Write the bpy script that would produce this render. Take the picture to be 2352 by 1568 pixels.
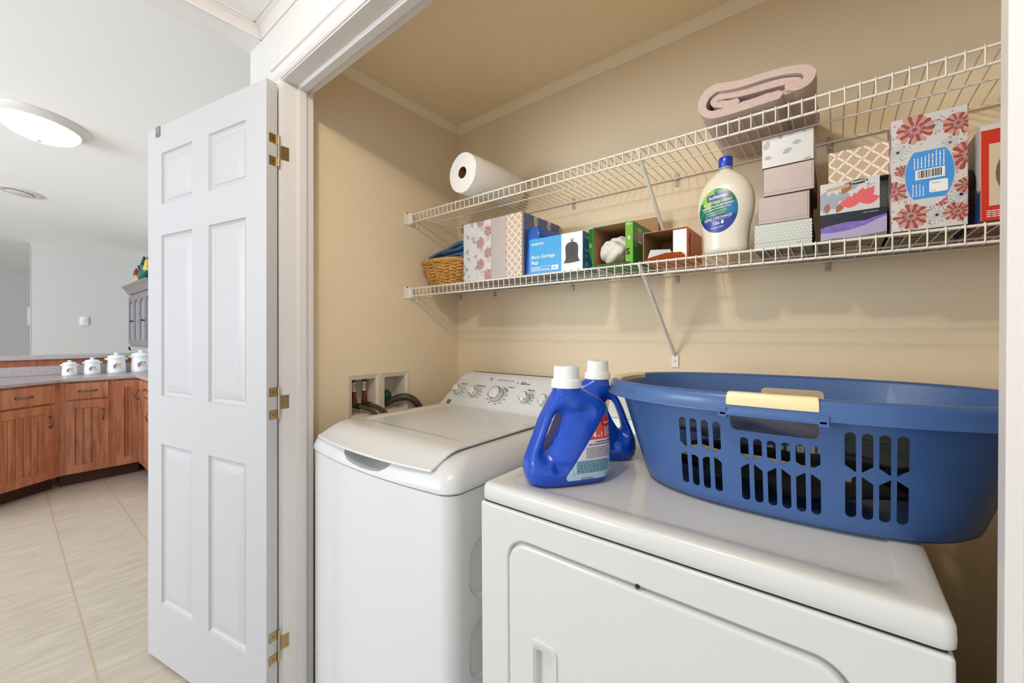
import bpy, bmesh, math, random
from mathutils import Matrix, Vector
from math import sin, cos, pi, radians, hypot
random.seed(7)
for o in list(bpy.data.objects): bpy.data.objects.remove(o, do_unlink=True)
SC = bpy.context.scene
COL = SC.collection
FZ = -0.045            # floor height; the camera stands 1.285 m above it

# ------------------------------------------------------------------ camera
cd = bpy.data.cameras.new('camera'); cam = bpy.data.objects.new('camera', cd); COL.objects.link(cam)
cd.sensor_width = 36; cd.lens = 932 / 2352 * 36; cd.clip_start = 0.02; cd.clip_end = 60
cd.shift_y = -(784 - 768) / 2352
cam.location = (0, 0, 1.24); cam.rotation_euler = (pi / 2, 0, radians(38.52))
SC.camera = cam
# ------------------------------------------------------------------ world, exposure, lights
SC.view_settings.view_transform = 'Standard'; SC.view_settings.look = 'None'
SC.view_settings.gamma = 1; SC.view_settings.use_curve_mapping = False
SC.view_settings.exposure = 0.06
w = bpy.data.worlds.new('world'); SC.world = w; w.use_nodes = True
bg = w.node_tree.nodes['Background']; bg.inputs[0].default_value = (0.80, 0.89, 1.0, 1); bg.inputs[1].default_value = 1.08

def lamp(name, kind, loc, power, color, size=0.1, rot=(0, 0, 0), size_y=None):
    l = bpy.data.lights.new(name, kind); o = bpy.data.objects.new(name, l); COL.objects.link(o)
    l.energy = power; l.color = color; o.location = loc; o.rotation_euler = rot
    if kind == 'AREA':
        l.shape = 'DISK' if size_y is None else 'RECTANGLE'; l.size = size
        if size_y: l.size_y = size_y
    else: l.shadow_soft_size = size
    return o
HALL_LAMP = (-0.42, 0.0, 2.22)
lamp('hall_ceiling_light', 'POINT', HALL_LAMP, 66, (1.0, 0.89, 0.74), 0.06)
lamp('kitchen_daylight_fill', 'AREA', (-3.7, -4.3, 1.7), 195, (.86, .93, 1.0), 3.2, (radians(90), 0, radians(25)), 1.7)  # unseen daylight fill added to brighten the kitchen; its window is presumed, not built
lamp('kitchen_ceiling_light', 'POINT', (-3.78, 0.15, 2.475), 1.6, (1.0, 0.93, 0.84), 0.03)

# ------------------------------------------------------------------ materials
def s2l(c):
    c = c / 255.0
    return c / 12.92 if c <= 0.04045 else ((c + 0.055) / 1.055) ** 2.4
def rgb(c): return (s2l(c[0]), s2l(c[1]), s2l(c[2]), 1)
MATS = {}
def mat(name, c, rough=0.5, metal=0.0, bump=0.0, bscale=80, var=0.0, vscale=4, spec=0.5, coat=0.0, emit=None, estr=0, trans=0.0, alpha=1.0, sss=0.0, stretch=None, sheen=0):
    if name in MATS: return MATS[name]
    m = bpy.data.materials.new(name); m.use_nodes = True; nt = m.node_tree; b = nt.nodes['Principled BSDF']
    b.inputs['Base Color'].default_value = rgb(c); b.inputs['Roughness'].default_value = rough
    b.inputs['Metallic'].default_value = metal; b.inputs['Specular IOR Level'].default_value = spec
    b.inputs['Coat Weight'].default_value = coat; b.inputs['Transmission Weight'].default_value = trans
    b.inputs['Alpha'].default_value = alpha; b.inputs['Sheen Weight'].default_value = sheen
    if sss: b.inputs['Subsurface Weight'].default_value = sss; b.inputs['Subsurface Scale'].default_value = 0.01
    if emit: b.inputs['Emission Color'].default_value = rgb(emit); b.inputs['Emission Strength'].default_value = estr
    if bump or var:
        tc = nt.nodes.new('ShaderNodeTexCoord'); mp = nt.nodes.new('ShaderNodeMapping')
        nt.links.new(tc.outputs['Object'], mp.inputs[0])
        if stretch: mp.inputs['Scale'].default_value = stretch
    if bump:
        n = nt.nodes.new('ShaderNodeTexNoise'); n.inputs['Scale'].default_value = bscale; n.inputs['Detail'].default_value = 3
        nt.links.new(mp.outputs[0], n.inputs['Vector'])
        bp = nt.nodes.new('ShaderNodeBump'); bp.inputs['Strength'].default_value = bump; bp.inputs['Distance'].default_value = 0.004
        nt.links.new(n.outputs[0], bp.inputs['Height']); nt.links.new(bp.outputs[0], b.inputs['Normal'])
    if var:
        n = nt.nodes.new('ShaderNodeTexNoise'); n.inputs['Scale'].default_value = vscale; n.inputs['Detail'].default_value = 5
        nt.links.new(mp.outputs[0], n.inputs['Vector'])
        r = nt.nodes.new('ShaderNodeValToRGB'); r.color_ramp.elements[0].position = 0.3; r.color_ramp.elements[1].position = 0.7
        c0 = rgb([x * (1 - var) for x in c]); c1 = rgb([min(255, x * (1 + var)) for x in c])
        r.color_ramp.elements[0].color = c0; r.color_ramp.elements[1].color = c1
        nt.links.new(n.outputs[0], r.inputs[0]); nt.links.new(r.outputs[0], b.inputs['Base Color'])
    MATS[name] = m
    return m

M = dict(
    wall=mat('beige_closet_paint', (237, 217, 184), 0.75, bump=0.10, bscale=160),
    wallg=mat('grey_white_wall_paint', (214, 212, 208), 0.8, bump=0.08, bscale=160),
    ceilw=mat('white_ceiling_paint', (246, 245, 243), 0.85, bump=0.08, bscale=140),
    trim=mat('white_trim_gloss', (222, 217, 214), 0.35),
    door=mat('white_door_gloss', (192, 190, 191), 0.42, bump=0.10, bscale=60, stretch=(1, 1, 6)),
    enamel=mat('white_enamel', (220, 220, 218), 0.22, coat=0.3),
    dry=mat('white_dryer_enamel', (215, 214, 210), 0.28, coat=0.2),
    dark=mat('dark_gap', (30, 29, 27), 0.8),
    brass=mat('aged_brass', (176, 146, 96), 0.33, 1.0),
    chrome=mat('chrome', (205, 205, 205), 0.12, 1.0),
    steel=mat('dull_steel', (150, 146, 138), 0.35, 1.0),
    pewter=mat('pewter_handle', (120, 112, 104), 0.3, 1.0),
    white=mat('white_plastic', (240, 239, 235), 0.4),
    wire=mat('white_vinyl_wire', (240, 234, 222), 0.35),
    black=mat('black_print', (28, 27, 30), 0.5),
    grey=mat('grey_print', (120, 120, 124), 0.5),
    blue=mat('detergent_blue_plastic', (2, 70, 186), 0.26, coat=0.2),
    cap=mat('white_cap', (240, 240, 240), 0.35, sss=0.05),
    bask=mat('blue_basket_plastic', (64, 98, 152), 0.32, coat=0.1),
    cream=mat('cream_grip', (238, 221, 170), 0.35),
)

# ------------------------------------------------------------------ mesh builder
TEXT = {}
def text_geo(s, bold=0.0):
    k = (s, bold)
    if k in TEXT: return TEXT[k]
    c = bpy.data.curves.new('t', 'FONT'); c.body = s; c.size = 1; c.resolution_u = 3; c.offset = bold
    o = bpy.data.objects.new('t', c); COL.objects.link(o)
    dg = bpy.context.evaluated_depsgraph_get(); me = bpy.data.meshes.new_from_object(o.evaluated_get(dg))
    vs = [(v.co.x, v.co.y) for v in me.vertices]; fs = [tuple(p.vertices) for p in me.polygons]
    bpy.data.objects.remove(o); bpy.data.curves.remove(c); bpy.data.meshes.remove(me)
    wd = max([v[0] for v in vs] or [1])
    TEXT[k] = (vs, fs, wd); return TEXT[k]
def clip(poly, x0, y0, x1, y1):
    for ax, val, sg in ((0, x0, 1), (0, x1, -1), (1, y0, 1), (1, y1, -1)):
        out = []
        for i in range(len(poly)):
            a, b = poly[i - 1], poly[i]
            ia = sg * (a[ax] - val) >= 0; ib = sg * (b[ax] - val) >= 0
            if ia != ib:
                t = (val - a[ax]) / (b[ax] - a[ax]); out.append((a[0] + t * (b[0] - a[0]), a[1] + t * (b[1] - a[1])))
            if ib: out.append(b)
        poly = out
        if not poly: return []
    return poly
def circ(cx, cy, rx, ry=None, n=20, rot=0):
    ry = ry or rx
    return [(cx + rx * cos(a) * cos(rot) - ry * sin(a) * sin(rot), cy + rx * cos(a) * sin(rot) + ry * sin(a) * cos(rot)) for a in [2 * pi * i / n for i in range(n)]]
def rrect(x0, y0, x1, y1, r, n=4):
    out = []
    for cx, cy, a0 in ((x1 - r, y1 - r, 0), (x0 + r, y1 - r, pi / 2), (x0 + r, y0 + r, pi), (x1 - r, y0 + r, 3 * pi / 2)):
        for i in range(n + 1): out.append((cx + r * cos(a0 + i * pi / 2 / n), cy + r * sin(a0 + i * pi / 2 / n)))
    return out

class Frame:   # a flat face to print on: origin, u, v, outward normal
    def __init__(s, o, u, v, fn=None):
        s.o = Vector(o); s.u = Vector(u).normalized(); s.v = Vector(v).normalized(); s.n = s.u.cross(s.v).normalized(); s.fn = fn
    def p(s, a, b, h): return s.fn(a, b, h) if s.fn else s.o + s.u * a + s.v * b + s.n * h

class MB:
    def __init__(s): s.v = []; s.f = []; s.m = []; s.M = None; s.h = 0.0003; s.clip = None
    def V(s, p):
        p = Vector(p)
        if s.M: p = s.M @ p
        s.v.append(p); return len(s.v) - 1
    def F(s, idx, m=0): s.f.append(tuple(idx)); s.m.append(m)
    def poly(s, pts, m=0): s.F([s.V(p) for p in pts], m)
    def box(s, a, b, m=0):
        x0, y0, z0 = a; x1, y1, z1 = b
        i = [s.V(p) for p in ((x0, y0, z0), (x1, y0, z0), (x1, y1, z0), (x0, y1, z0), (x0, y0, z1), (x1, y0, z1), (x1, y1, z1), (x0, y1, z1))]
        ms = m if isinstance(m, (list, tuple)) else [m] * 6      # bottom, top, front, right, back, left
        for k, q in enumerate(((0, 3, 2, 1), (4, 5, 6, 7), (0, 1, 5, 4), (1, 2, 6, 5), (2, 3, 7, 6), (3, 0, 4, 7))): s.F([i[j] for j in q], ms[k])
        return s
    def loft(s, rings, m=0, cap0=True, cap1=True, closed=True):
        ids = [[s.V(p) for p in r] for r in rings]; n = len(ids[0])
        for k in range(len(ids) - 1):
            for i in range(n if closed else n - 1):
                j = (i + 1) % n; s.F((ids[k][i], ids[k][j], ids[k + 1][j], ids[k + 1][i]), m)
        if cap0: s.F(list(reversed(ids[0])), m)
        if cap1: s.F(ids[-1], m)
        return s
    def tube(s, path, r, seg=8, m=0, caps=True, flat=1.0):
        P = [Vector(p) for p in path]; rings = []; nrm = None
        for i, p in enumerate(P):
            t = (P[min(i + 1, len(P) - 1)] - P[max(i - 1, 0)]).normalized()
            if nrm is None:
                nrm = t.cross(Vector((0, 0, 1))); nrm = nrm if nrm.length > 0.05 else t.cross(Vector((0, 1, 0))); nrm.normalize()
            else: nrm = (nrm - t * nrm.dot(t)).normalized()
            b = t.cross(nrm); rr = r[i] if isinstance(r, (list, tuple)) else r
            rings.append([p + nrm * cos(2 * pi * k / seg) * rr + b * sin(2 * pi * k / seg) * rr * flat for k in range(seg)])
        return s.loft(rings, m, caps, caps)
    def lathe(s, prof, c=(0, 0, 0), seg=24, m=0, axis='Z', caps=True, a0=0):
        rings = []
        for r, h in prof:
            ring = []
            for k in range(seg):
                a = 2 * pi * k / seg + a0; x, y = r * cos(a), r * sin(a)
                q = (x, y, h) if axis == 'Z' else ((x, -h, y) if axis == 'Y' else (h, x, y))   # 'Y': profile height towards -Y
                ring.append((c[0] + q[0], c[1] + q[1], c[2] + q[2]))
            rings.append(ring)
        return s.loft(rings, m, caps, caps)
    # flat printing on a Frame
    def lay(s, fr, pts, m, h=None):
        if s.clip: pts = clip(pts, *s.clip)
        if len(pts) < 3: return
        hh = s.h if h is None else h
        s.c = (getattr(s, 'c', 0) + 1) % 50; hh += s.c * 4e-6
        s.F([s.V(fr.p(a, b, hh)) for a, b in pts], m)
    def stroke(s, fr, pts, wd, m, closed=False):
        n = len(pts)
        for i in range(n if closed else n - 1):
            a, b = pts[i], pts[(i + 1) % n]; dx, dy = b[0] - a[0], b[1] - a[1]; L = hypot(dx, dy) or 1e-6
            nx, ny = -dy / L * wd / 2, dx / L * wd / 2; ex, ey = dx / L * wd * .3, dy / L * wd * .3
            s.lay(fr, [(a[0] + nx - ex, a[1] + ny - ey), (a[0] - nx - ex, a[1] - ny - ey), (b[0] - nx + ex, b[1] - ny + ey), (b[0] + nx + ex, b[1] + ny + ey)], m)
    def text(s, fr, t, x, y, size, m, bold=0.0, rot=0, align='L', sx=1.0, h=None):
        vs, fs, wd = text_geo(t, bold); off = {'L': 0, 'C': -wd / 2, 'R': -wd}[align]; cr, sr = cos(rot), sin(rot)
        hh = s.h + 0.0002 if h is None else h
        ids = [s.V(fr.p(x + ((a + off) * sx * cr - b * sr) * size, y + ((a + off) * sx * sr + b * cr) * size, hh)) for a, b in vs]
        for f in fs: s.F([ids[i] for i in f], m)
    def lines(s, fr, x0, x1, y, n, dy, th, m, jag=0.15, vert=False):   # rows of print too small to read
        for k in range(n):
            x = x0; yy = y - k * dy; end = x1 - random.random() * (x1 - x0) * jag
            while x < end:
                wd = min(end - x, th * random.uniform(1.5, 5))
                r = [(x, yy), (x + wd, yy), (x + wd, yy + th), (x, yy + th)]
                s.lay(fr, [(q[1], q[0]) for q in r] if vert else r, m); x += wd + th * .7
    def obj(s, name, mats, parent=None, bevel=0, seg=2, smooth=35, sub=0, loc=None, recalc=True):
        me = bpy.data.meshes.new(name); me.from_pydata([tuple(v) for v in s.v], [], s.f)
        mats = mats if isinstance(mats, (list, tuple)) else [mats]
        for m in mats: me.materials.append(m)
        me.polygons.foreach_set('material_index', s.m)
        if recalc and max(s.m or [0]) == 0:
            bm = bmesh.new(); bm.from_mesh(me); bmesh.ops.recalc_face_normals(bm, faces=bm.faces); bm.to_mesh(me); bm.free()
        me.polygons.foreach_set('use_smooth', [True] * len(me.polygons))
        if smooth < 180: me.set_sharp_from_angle(angle=radians(smooth))
        o = bpy.data.objects.new(name, me); COL.objects.link(o)
        if parent: o.parent = parent
        if loc: o.location = loc
        if bevel:
            b = o.modifiers.new('b', 'BEVEL'); b.width = bevel; b.segments = seg; b.limit_method = 'ANGLE'; b.angle_limit = radians(40); b.harden_normals = True
        if sub:
            b = o.modifiers.new('s', 'SUBSURF'); b.levels = sub; b.render_levels = sub
        return o

def thing(name, label, cat, loc=(0, 0, 0), rz=0, group=None, ry=0):
    o = bpy.data.objects.new(name, None); COL.objects.link(o); o.location = loc; o.rotation_euler = (0, ry, rz); o.empty_display_size = 0.05
    o['label'] = label; o['category'] = cat
    if group: o['group'] = group
    return o
def tag(o, label, cat, group=None):
    o['label'] = label; o['category'] = cat
    if group: o['group'] = group
    return o
def struct(o): o['kind'] = 'structure'; return o
def cut(o, mb, keep_bevel=True):
    c = mb.obj('cutter', M['white'], o.parent); bpy.context.view_layer.update(); md = o.modifiers.new('c', 'BOOLEAN'); md.object = c; md.operation = 'DIFFERENCE'; md.solver = 'EXACT'
    others = [m for m in o.modifiers if m != md]
    for m in others: m.show_viewport = False
    dg = bpy.context.evaluated_depsgraph_get(); dg.update(); me = bpy.data.meshes.new_from_object(o.evaluated_get(dg))
    o.modifiers.remove(md)
    for m in others: m.show_viewport = True
    old = o.data; o.data = me; me.name = o.name; bpy.data.meshes.remove(old); bpy.data.objects.remove(c)
    me.polygons.foreach_set('use_smooth', [True] * len(me.polygons)); me.set_sharp_from_angle(angle=radians(35))
    return o
def sprof(pts, x0, x1, mb, m=0, axis='X'):   # sweep an open/closed 2D profile along an axis
    if axis == 'X': mb.loft([[(x0, a, b) for a, b in pts], [(x1, a, b) for a, b in pts]], m)
    elif axis == 'Y': mb.loft([[(a, x0, b) for a, b in pts], [(a, x1, b) for a, b in pts]], m)
    else: mb.loft([[(a, b, x0) for a, b in pts], [(a, b, x1) for a, b in pts]], m)

def panel_face(mb, fr, W, H, rects, prof, m=0, x0=0, y0=0):
    """flat face with recessed/raised panels; prof = [(inset, height), ...]"""
    xs = sorted({x0, x0 + W} | {r[0] for r in rects} | {r[2] for r in rects}); ys = sorted({y0, y0 + H} | {r[1] for r in rects} | {r[3] for r in rects})
    for i in range(len(xs) - 1):
        for j in range(len(ys) - 1):
            cx, cy = (xs[i] + xs[i + 1]) / 2, (ys[j] + ys[j + 1]) / 2
            if any(r[0] < cx < r[2] and r[1] < cy < r[3] for r in rects): continue
            mb.F([mb.V(fr.p(a, b, 0)) for a, b in ((xs[i], ys[j]), (xs[i + 1], ys[j]), (xs[i + 1], ys[j + 1]), (xs[i], ys[j + 1]))], m)
    for r in rects:
        rings = []
        for ins, h in [(0, 0)] + list(prof):
            rings.append([mb.V(fr.p(a, b, h)) for a, b in ((r[0] + ins, r[1] + ins), (r[2] - ins, r[1] + ins), (r[2] - ins, r[3] - ins), (r[0] + ins, r[3] - ins))])
        for k in range(len(rings) - 1):
            for i in range(4): mb.F((rings[k][i], rings[k][(i + 1) % 4], rings[k + 1][(i + 1) % 4], rings[k + 1][i]), m)
        mb.F(rings[-1], m)

# ================================================================== SHELL
YB = 1.452      # outer wall shared by closet and kitchen
XL = -1.509     # closet left wall
ZHC = 2.314     # hall ceiling
YW0, YW1 = .571, .668   # hall face and closet face of the front wall
ZC = 2.287      # closet and hall ceiling
ZH = 2.070      # underside of the opening's head
# floor
fm = bpy.data.materials.new('vinyl_tile_floor'); fm.use_nodes = True; nt = fm.node_tree; b = nt.nodes['Principled BSDF']
def node(t, **k):
    n = nt.nodes.new(t)
    for a, v in k.items(): setattr(n, a, v)
    return n
def math_(op, a, bb=None):
    n = node('ShaderNodeMath', operation=op)
    for i, x in enumerate((a, bb)):
        if x is None: continue
        if isinstance(x, (int, float)): n.inputs[i].default_value = x
        else: nt.links.new(x, n.inputs[i])
    return n.outputs[0]
tc = node('ShaderNodeTexCoord'); sp = node('ShaderNodeSeparateXYZ'); nt.links.new(tc.outputs['Object'], sp.inputs[0])
mp = node('ShaderNodeMapping'); mp.inputs['Scale'].default_value = (14, 2.2, 1); nt.links.new(tc.outputs['Object'], mp.inputs[0])
nz = node('ShaderNodeTexNoise'); nz.inputs['Scale'].default_value = 2.5; nz.inputs['Detail'].default_value = 8; nt.links.new(mp.outputs[0], nz.inputs['Vector'])
rp = node('ShaderNodeValToRGB'); rp.color_ramp.elements[0].position = .3; rp.color_ramp.elements[1].position = .75
rp.color_ramp.elements[0].color = rgb((188, 175, 158)); rp.color_ramp.elements[1].color = rgb((208, 198, 182)); nt.links.new(nz.outputs[0], rp.inputs[0])
gy = math_('LESS_THAN', math_('ABSOLUTE', math_('SUBTRACT', math_('MODULO', math_('ADD', sp.outputs[1], 10.125 - 0.2225 + .1687), .3375), .1687)), .0042)
gx = math_('LESS_THAN', math_('ABSOLUTE', math_('SUBTRACT', math_('MODULO', math_('ADD', sp.outputs[0], 20.7 + 2.466 + .1725), .345), .1725)), .0022)
gx2 = math_('MULTIPLY', gx, 0.45)
g = math_('MAXIMUM', gy, gx2)
mx = node('ShaderNodeMix', data_type='RGBA'); nt.links.new(g, mx.inputs['Factor']); nt.links.new(rp.outputs[0], mx.inputs['A']); mx.inputs['B'].default_value = rgb((186, 170, 140))
nt.links.new(mx.outputs['Result'], b.inputs['Base Color']); b.inputs['Roughness'].default_value = .42
mb = MB(); mb.box((-13.6, -4.5, FZ - .1), (2.2, 2, FZ)); struct(mb.obj('floor', fm))

# kitchen ceiling slopes down to the outer wall; hall/closet ceiling flat
def zk(y): return 2.373 + .1264 * (YB - y)
mb = MB(); mb.loft([[(-13.6, y, z) for y, z in ((1.6, zk(1.6)), (-4.5, zk(-4.5)), (-4.5, zk(-4.5) + .1), (1.6, zk(1.6) + .1))], [(-1.64, y, z) for y, z in ((1.6, zk(1.6)), (-4.5, zk(-4.5)), (-4.5, zk(-4.5) + .1), (1.6, zk(1.6) + .1))]])
struct(mb.obj('ceiling_kitchen', M['ceilw']))
mb = MB(); mb.box((-1.66, -3.0, ZHC), (2.2, .62, ZHC + .08)); struct(mb.obj('ceiling_hall', M['ceilw']))
mb = MB(); mb.box((-1.60, .62, ZC), (2.2, 1.6, ZC + .04)); struct(mb.obj('ceiling_closet', mat('beige_closet_ceiling', (244, 224, 188), .8)))
# header beam between hall and kitchen
mb = MB(); mb.box((-1.690, -3.0, 2.280), (-1.588, YW0, 3.05)); struct(mb.obj('header_beam', M['ceilw']))
# closet walls
mb = MB(); mb.box((-3.4, YB, FZ), (2.2, YB + .1, 2.9), 0); struct(mb.obj('wall_back', M['wall']))
wl = MB().box((XL - .100, .62, FZ), (XL, YB, ZC)); wl = wl.obj('wall_left', M['wall'])
c = MB(); BX = [(.868, .975), (1.018, 1.122)]
for a, bb in BX: c.box((XL - .085, a, .915), (XL + .01, bb, 1.058))
struct(cut(wl, c))
mb = MB(); mb.box((-1.690, YW0 + .04, FZ), (XL - .1005, YB, 2.9)); struct(mb.obj('wall_kitchen_side', M['wallg']))
mb = MB(); mb.box((.44, YW1 + .001, FZ), (.54, YB, ZC)); struct(mb.obj('wall_right', M['wall']))
# front wall left, right and above the opening
mb = MB(); mb.box((-1.690, YW0, FZ), (-1.425, .612, 2.9)); struct(mb.obj('wall_front_left', M['wallg']))
mb = MB(); mb.box((.160, YW0, FZ), (2.2, YW1, 2.9)); struct(mb.obj('wall_front_right', M['wallg']))
mb = MB(); mb.box((-1.425, YW0, ZH + .017), (.16, .612, 2.9)); struct(mb.obj('wall_front_header', M['wallg']))
mb = MB(); mb.box((-1.509, .613, ZH + .017), (.16, YW1, ZC)); mb.box((-1.509, .613, FZ), (-1.4265, YW1, ZH + .017)); struct(mb.obj('wall_front_inside', M['wall']))
# jambs and stops
YJ0 = YW0 - .002
def rev(x, sgn, name):     # side jamb with stop; sgn=+1 faces +x
    mb = MB(); pts = [(x - .016 * sgn, YJ0), (x, YJ0), (x, .615), (x + .011 * sgn, .618), (x + .011 * sgn, .642), (x + .002 * sgn, .645), (x + .002 * sgn, .650), (x, .652), (x, .670), (x - .016 * sgn, .670)]
    sprof(pts, FZ, ZH, mb, axis='Z'); return struct(mb.obj(name, M['trim'], bevel=.0012))
rev(-1.410, 1, 'trim_jamb_left')
j = rev(0, -1, 'trim_jamb_right'); j.rotation_euler = (0, radians(.25), 0); j.location = (.1435 - sin(radians(.25)) * 1.24, 0, 0)
mb = MB(); z = ZH; sprof([(YJ0, z + .016), (YJ0, z), (.615, z), (.618, z - .011), (.642, z - .011), (.645, z - .002), (.650, z - .002), (.652, z), (.670, z), (.670, z + .016)], -1.425, .158, mb); struct(mb.obj('trim_head_jamb', M['trim'], bevel=.0012))
# casing on the hall side
CAS = [(0, 0), (0, .006), (.004, .010), (.009, .010), (.011, .005), (.014, .005), (.016, .008), (.038, .0105), (.040, .0075), (.042, .0075), (.045, .0140), (.056, .0145), (.062, .010), (.062, 0)]
mb = MB(); sprof([(YW0 - h, ZH + .004 + a) for a, h in CAS], -1.476, .225, mb); struct(mb.obj('trim_casing_head', M['trim'], smooth=20))
mb = MB(); sprof([(-1.414 - a, YW0 - h) for a, h in CAS], FZ, ZH + .004, mb, axis='Z'); struct(mb.obj('trim_casing_left', M['trim'], smooth=20))
mb = MB(); sprof([(.162 + a, YW0 - h) for a, h in CAS], FZ, ZH + .004, mb, axis='Z'); struct(mb.obj('trim_casing_right', M['trim'], smooth=20))
# crown mouldings
def crown(name, p0, p1, out, zt, m, sz=.05, slope=None):
    """cove from wall (below) to ceiling; out = unit vector into the room"""
    prof = [(0, 0), (0, -1), (.12, -1), (.17, -.86), (.30, -.62), (.55, -.32), (.80, -.18), (.86, -.12), (1, -.12), (1, 0)]
    mb = MB(); rings = []
    for p in (p0, p1):
        zz = zt if slope is None else slope(p[1])
        rings.append([(p[0] + out[0] * a * sz, p[1] + out[1] * a * sz, zz + c * sz) for a, c in prof])
    mb.loft(rings); return struct(mb.obj(name, m, smooth=20))
crc = mat('beige_crown', (246, 230, 200), .6)
crown('trim_crown_closet_left', (XL, YW1, 0), (XL, YB, 0), (1, 0), ZC, crc, .032)
crown('trim_crown_closet_back', (XL, YB, 0), (.44, YB, 0), (0, -1), ZC, crc, .032)
crown('trim_crown_hall_front', (-1.588, YW0, 0), (2.2, YW0, 0), (0, -1), ZHC, M['trim'], .036)
crown('trim_crown_hall_beam', (-1.588, -3.0, 0), (-1.588, YW0, 0), (1, 0), ZHC, M['trim'], .036)
# closet far parts of the kitchen shell
XT = -8.7
mb = MB(); mb.box((-13.6, YB, FZ), (-3.4, YB + .1, 2.7)); mb.box((-3.4, YB - .012, FZ), (XL - .113, YB - .0005, 2.5)); struct(mb.obj('wall_kitchen_back', M['wallg']))
mb = MB(); mb.loft([[(XT - .12, y, z) for y, z in ((.247, FZ), (YB, FZ), (YB, zk(YB)), (.247, zk(.247)))], [(XT, y, z) for y, z in ((.247, FZ), (YB, FZ), (YB, zk(YB)), (.247, zk(.247)))]]); struct(mb.obj('wall_dining', M['wallg']))
mb = MB(); mb.box((-13.6, -4.5, FZ), (-13.4, YB, 3.2)); struct(mb.obj('wall_far_living', M['wallg']))
crown('trim_crown_dining', (XT, .247, 0), (XT, YB, 0), (1, 0), 0, M['trim'], .055, zk)
crown('trim_crown_living', (-13.4, -4.5, 0), (-13.4, YB, 0), (1, 0), 0, M['trim'], .055, zk)
mb = MB(); mb.box((XT - .001, .241, FZ), (XT + .006, .249, 2.46)); struct(mb.obj('trim_corner_bead', M['trim'], bevel=.003))

# ================================================================== CLOSET DOOR (swung open)
dirv = Vector((-.753, -.156, 0)).normalized(); DW = .765; DT = .035
rz = math.atan2(dirv.y, dirv.x)
dr = thing('door_1', 'white six-panel closet door swung open against the hall wall', 'door', (-1.4035, .5192, 0), rz)
dr['kind'] = 'structure'
# local: +x along the leaf, visible face towards camera; local +y is the side facing the camera
mb = MB(); fr = Frame((0, 0, 0), (1, 0, 0), (0, 0, 1)); B0 = -.032; T0 = 2.050
fr.n = Vector((0, 1, 0))
rects = []
for a, bb in ((.109, .330), (.437, .659)):
    for c0, c1 in ((.195, .815), (1.000, 1.625), (1.745, 1.945)): rects.append((a, c0, bb, c1))
prof = [(.004, -.006), (.010, -.0095), (.017, -.011), (.020, -.0085), (.046, -.0025), (.048, -.0025)]
panel_face(mb, fr, DW, T0 - B0, rects, prof, 0, 0, B0)
fb = Frame((0, -DT, 0), (1, 0, 0), (0, 0, 1)); fb.n = Vector((0, -1, 0)); panel_face(mb, fb, DW, T0 - B0, rects, prof, 0, 0, B0)
for p in (((0, 0, B0), (0, -DT, B0), (0, -DT, T0), (0, 0, T0)), ((DW, 0, B0), (DW, -DT, B0), (DW, -DT, T0), (DW, 0, T0)), ((0, 0, B0), (DW, 0, B0), (DW, -DT, B0), (0, -DT, B0)), ((0, 0, T0), (DW, 0, T0), (DW, -DT, T0), (0, -DT, T0))): mb.poly(p)
o = mb.obj('door_slab', M['door'], dr, smooth=15)
bm = bmesh.new(); bm.from_mesh(o.data); bmesh.ops.remove_doubles(bm, verts=bm.verts, dist=1e-5); bmesh.ops.recalc_face_normals(bm, faces=bm.faces); bm.to_mesh(o.data); bm.free(); o.data.set_sharp_from_angle(angle=radians(15))
mb = MB(); mb.box((.668, -.001, 2.012), (.698, .0035, 2.052)); mb.lathe([(.003, 0), (.003, .0015)], (.677, .0035, 2.020), 8, 1); mb.lathe([(.003, 0), (.003, .0015)], (.690, .0035, 2.020), 8, 1)
mb.obj('catch_plate', [M['steel'], M['dark']], dr, bevel=.001)
# hinges: leaf pair on the door edge, single leaf on the jamb, knuckle between
for hz in (1.832, 1.020, .237):
    h = thing('hinge', '', 'hinge'); del h['label']; del h['category']; h.parent = dr; h.location = (0, 0, hz)
    h.name = 'hinge'
    # door edge plane is local x=0, facing -x; y from 0 to -DT
    mb = MB()
    for zz in (-.050, .022): mb.box((-.0022, -.026, zz), (-.0002, -.0045 - .028, zz + .028)) if False else mb.box((-.0022, -.033, zz), (-.0002, -.008, zz + .028))
    for zz in (-.036, .036): mb.lathe([(.0035, 0), (.0025, .001)], (-.0022, -.021, zz), 8, 1, 'X')
    mb.obj('door_leaf', [M['brass'], M['steel']], h)
    mb = MB(); mb.tube([(-.006, -.037, -.050), (-.006, -.037, .050)], .0038, 10); mb.obj('knuckle', mat('pale_brass', (206, 198, 170), .28, 1.0), h)
# jamb leaves belong to the door hinges; they sit on the jamb face x=-1.397
MWi = Matrix.Translation((-1.4035, .5192, 0)) @ Matrix.Rotation(rz, 4, 'Z')
inv = MWi.inverted()
for i, hz in enumerate((1.832, 1.020, .237)):
    h = [c for c in dr.children if c.name.startswith('hinge')][i]
    mb = MB(); mb.M = Matrix.Translation((0, 0, -hz)) @ inv
    mb.box((-1.4098, .5645, hz - .022), (-1.4084, .589, hz + .022))
    for zz in (-.011, .011): mb.lathe([(.0035, 0), (.0025, .001)], (-1.4084, .580, hz + zz), 8, 1, 'X')
    mb.obj('jamb_leaf', [M['brass'], M['steel']], h)

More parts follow.
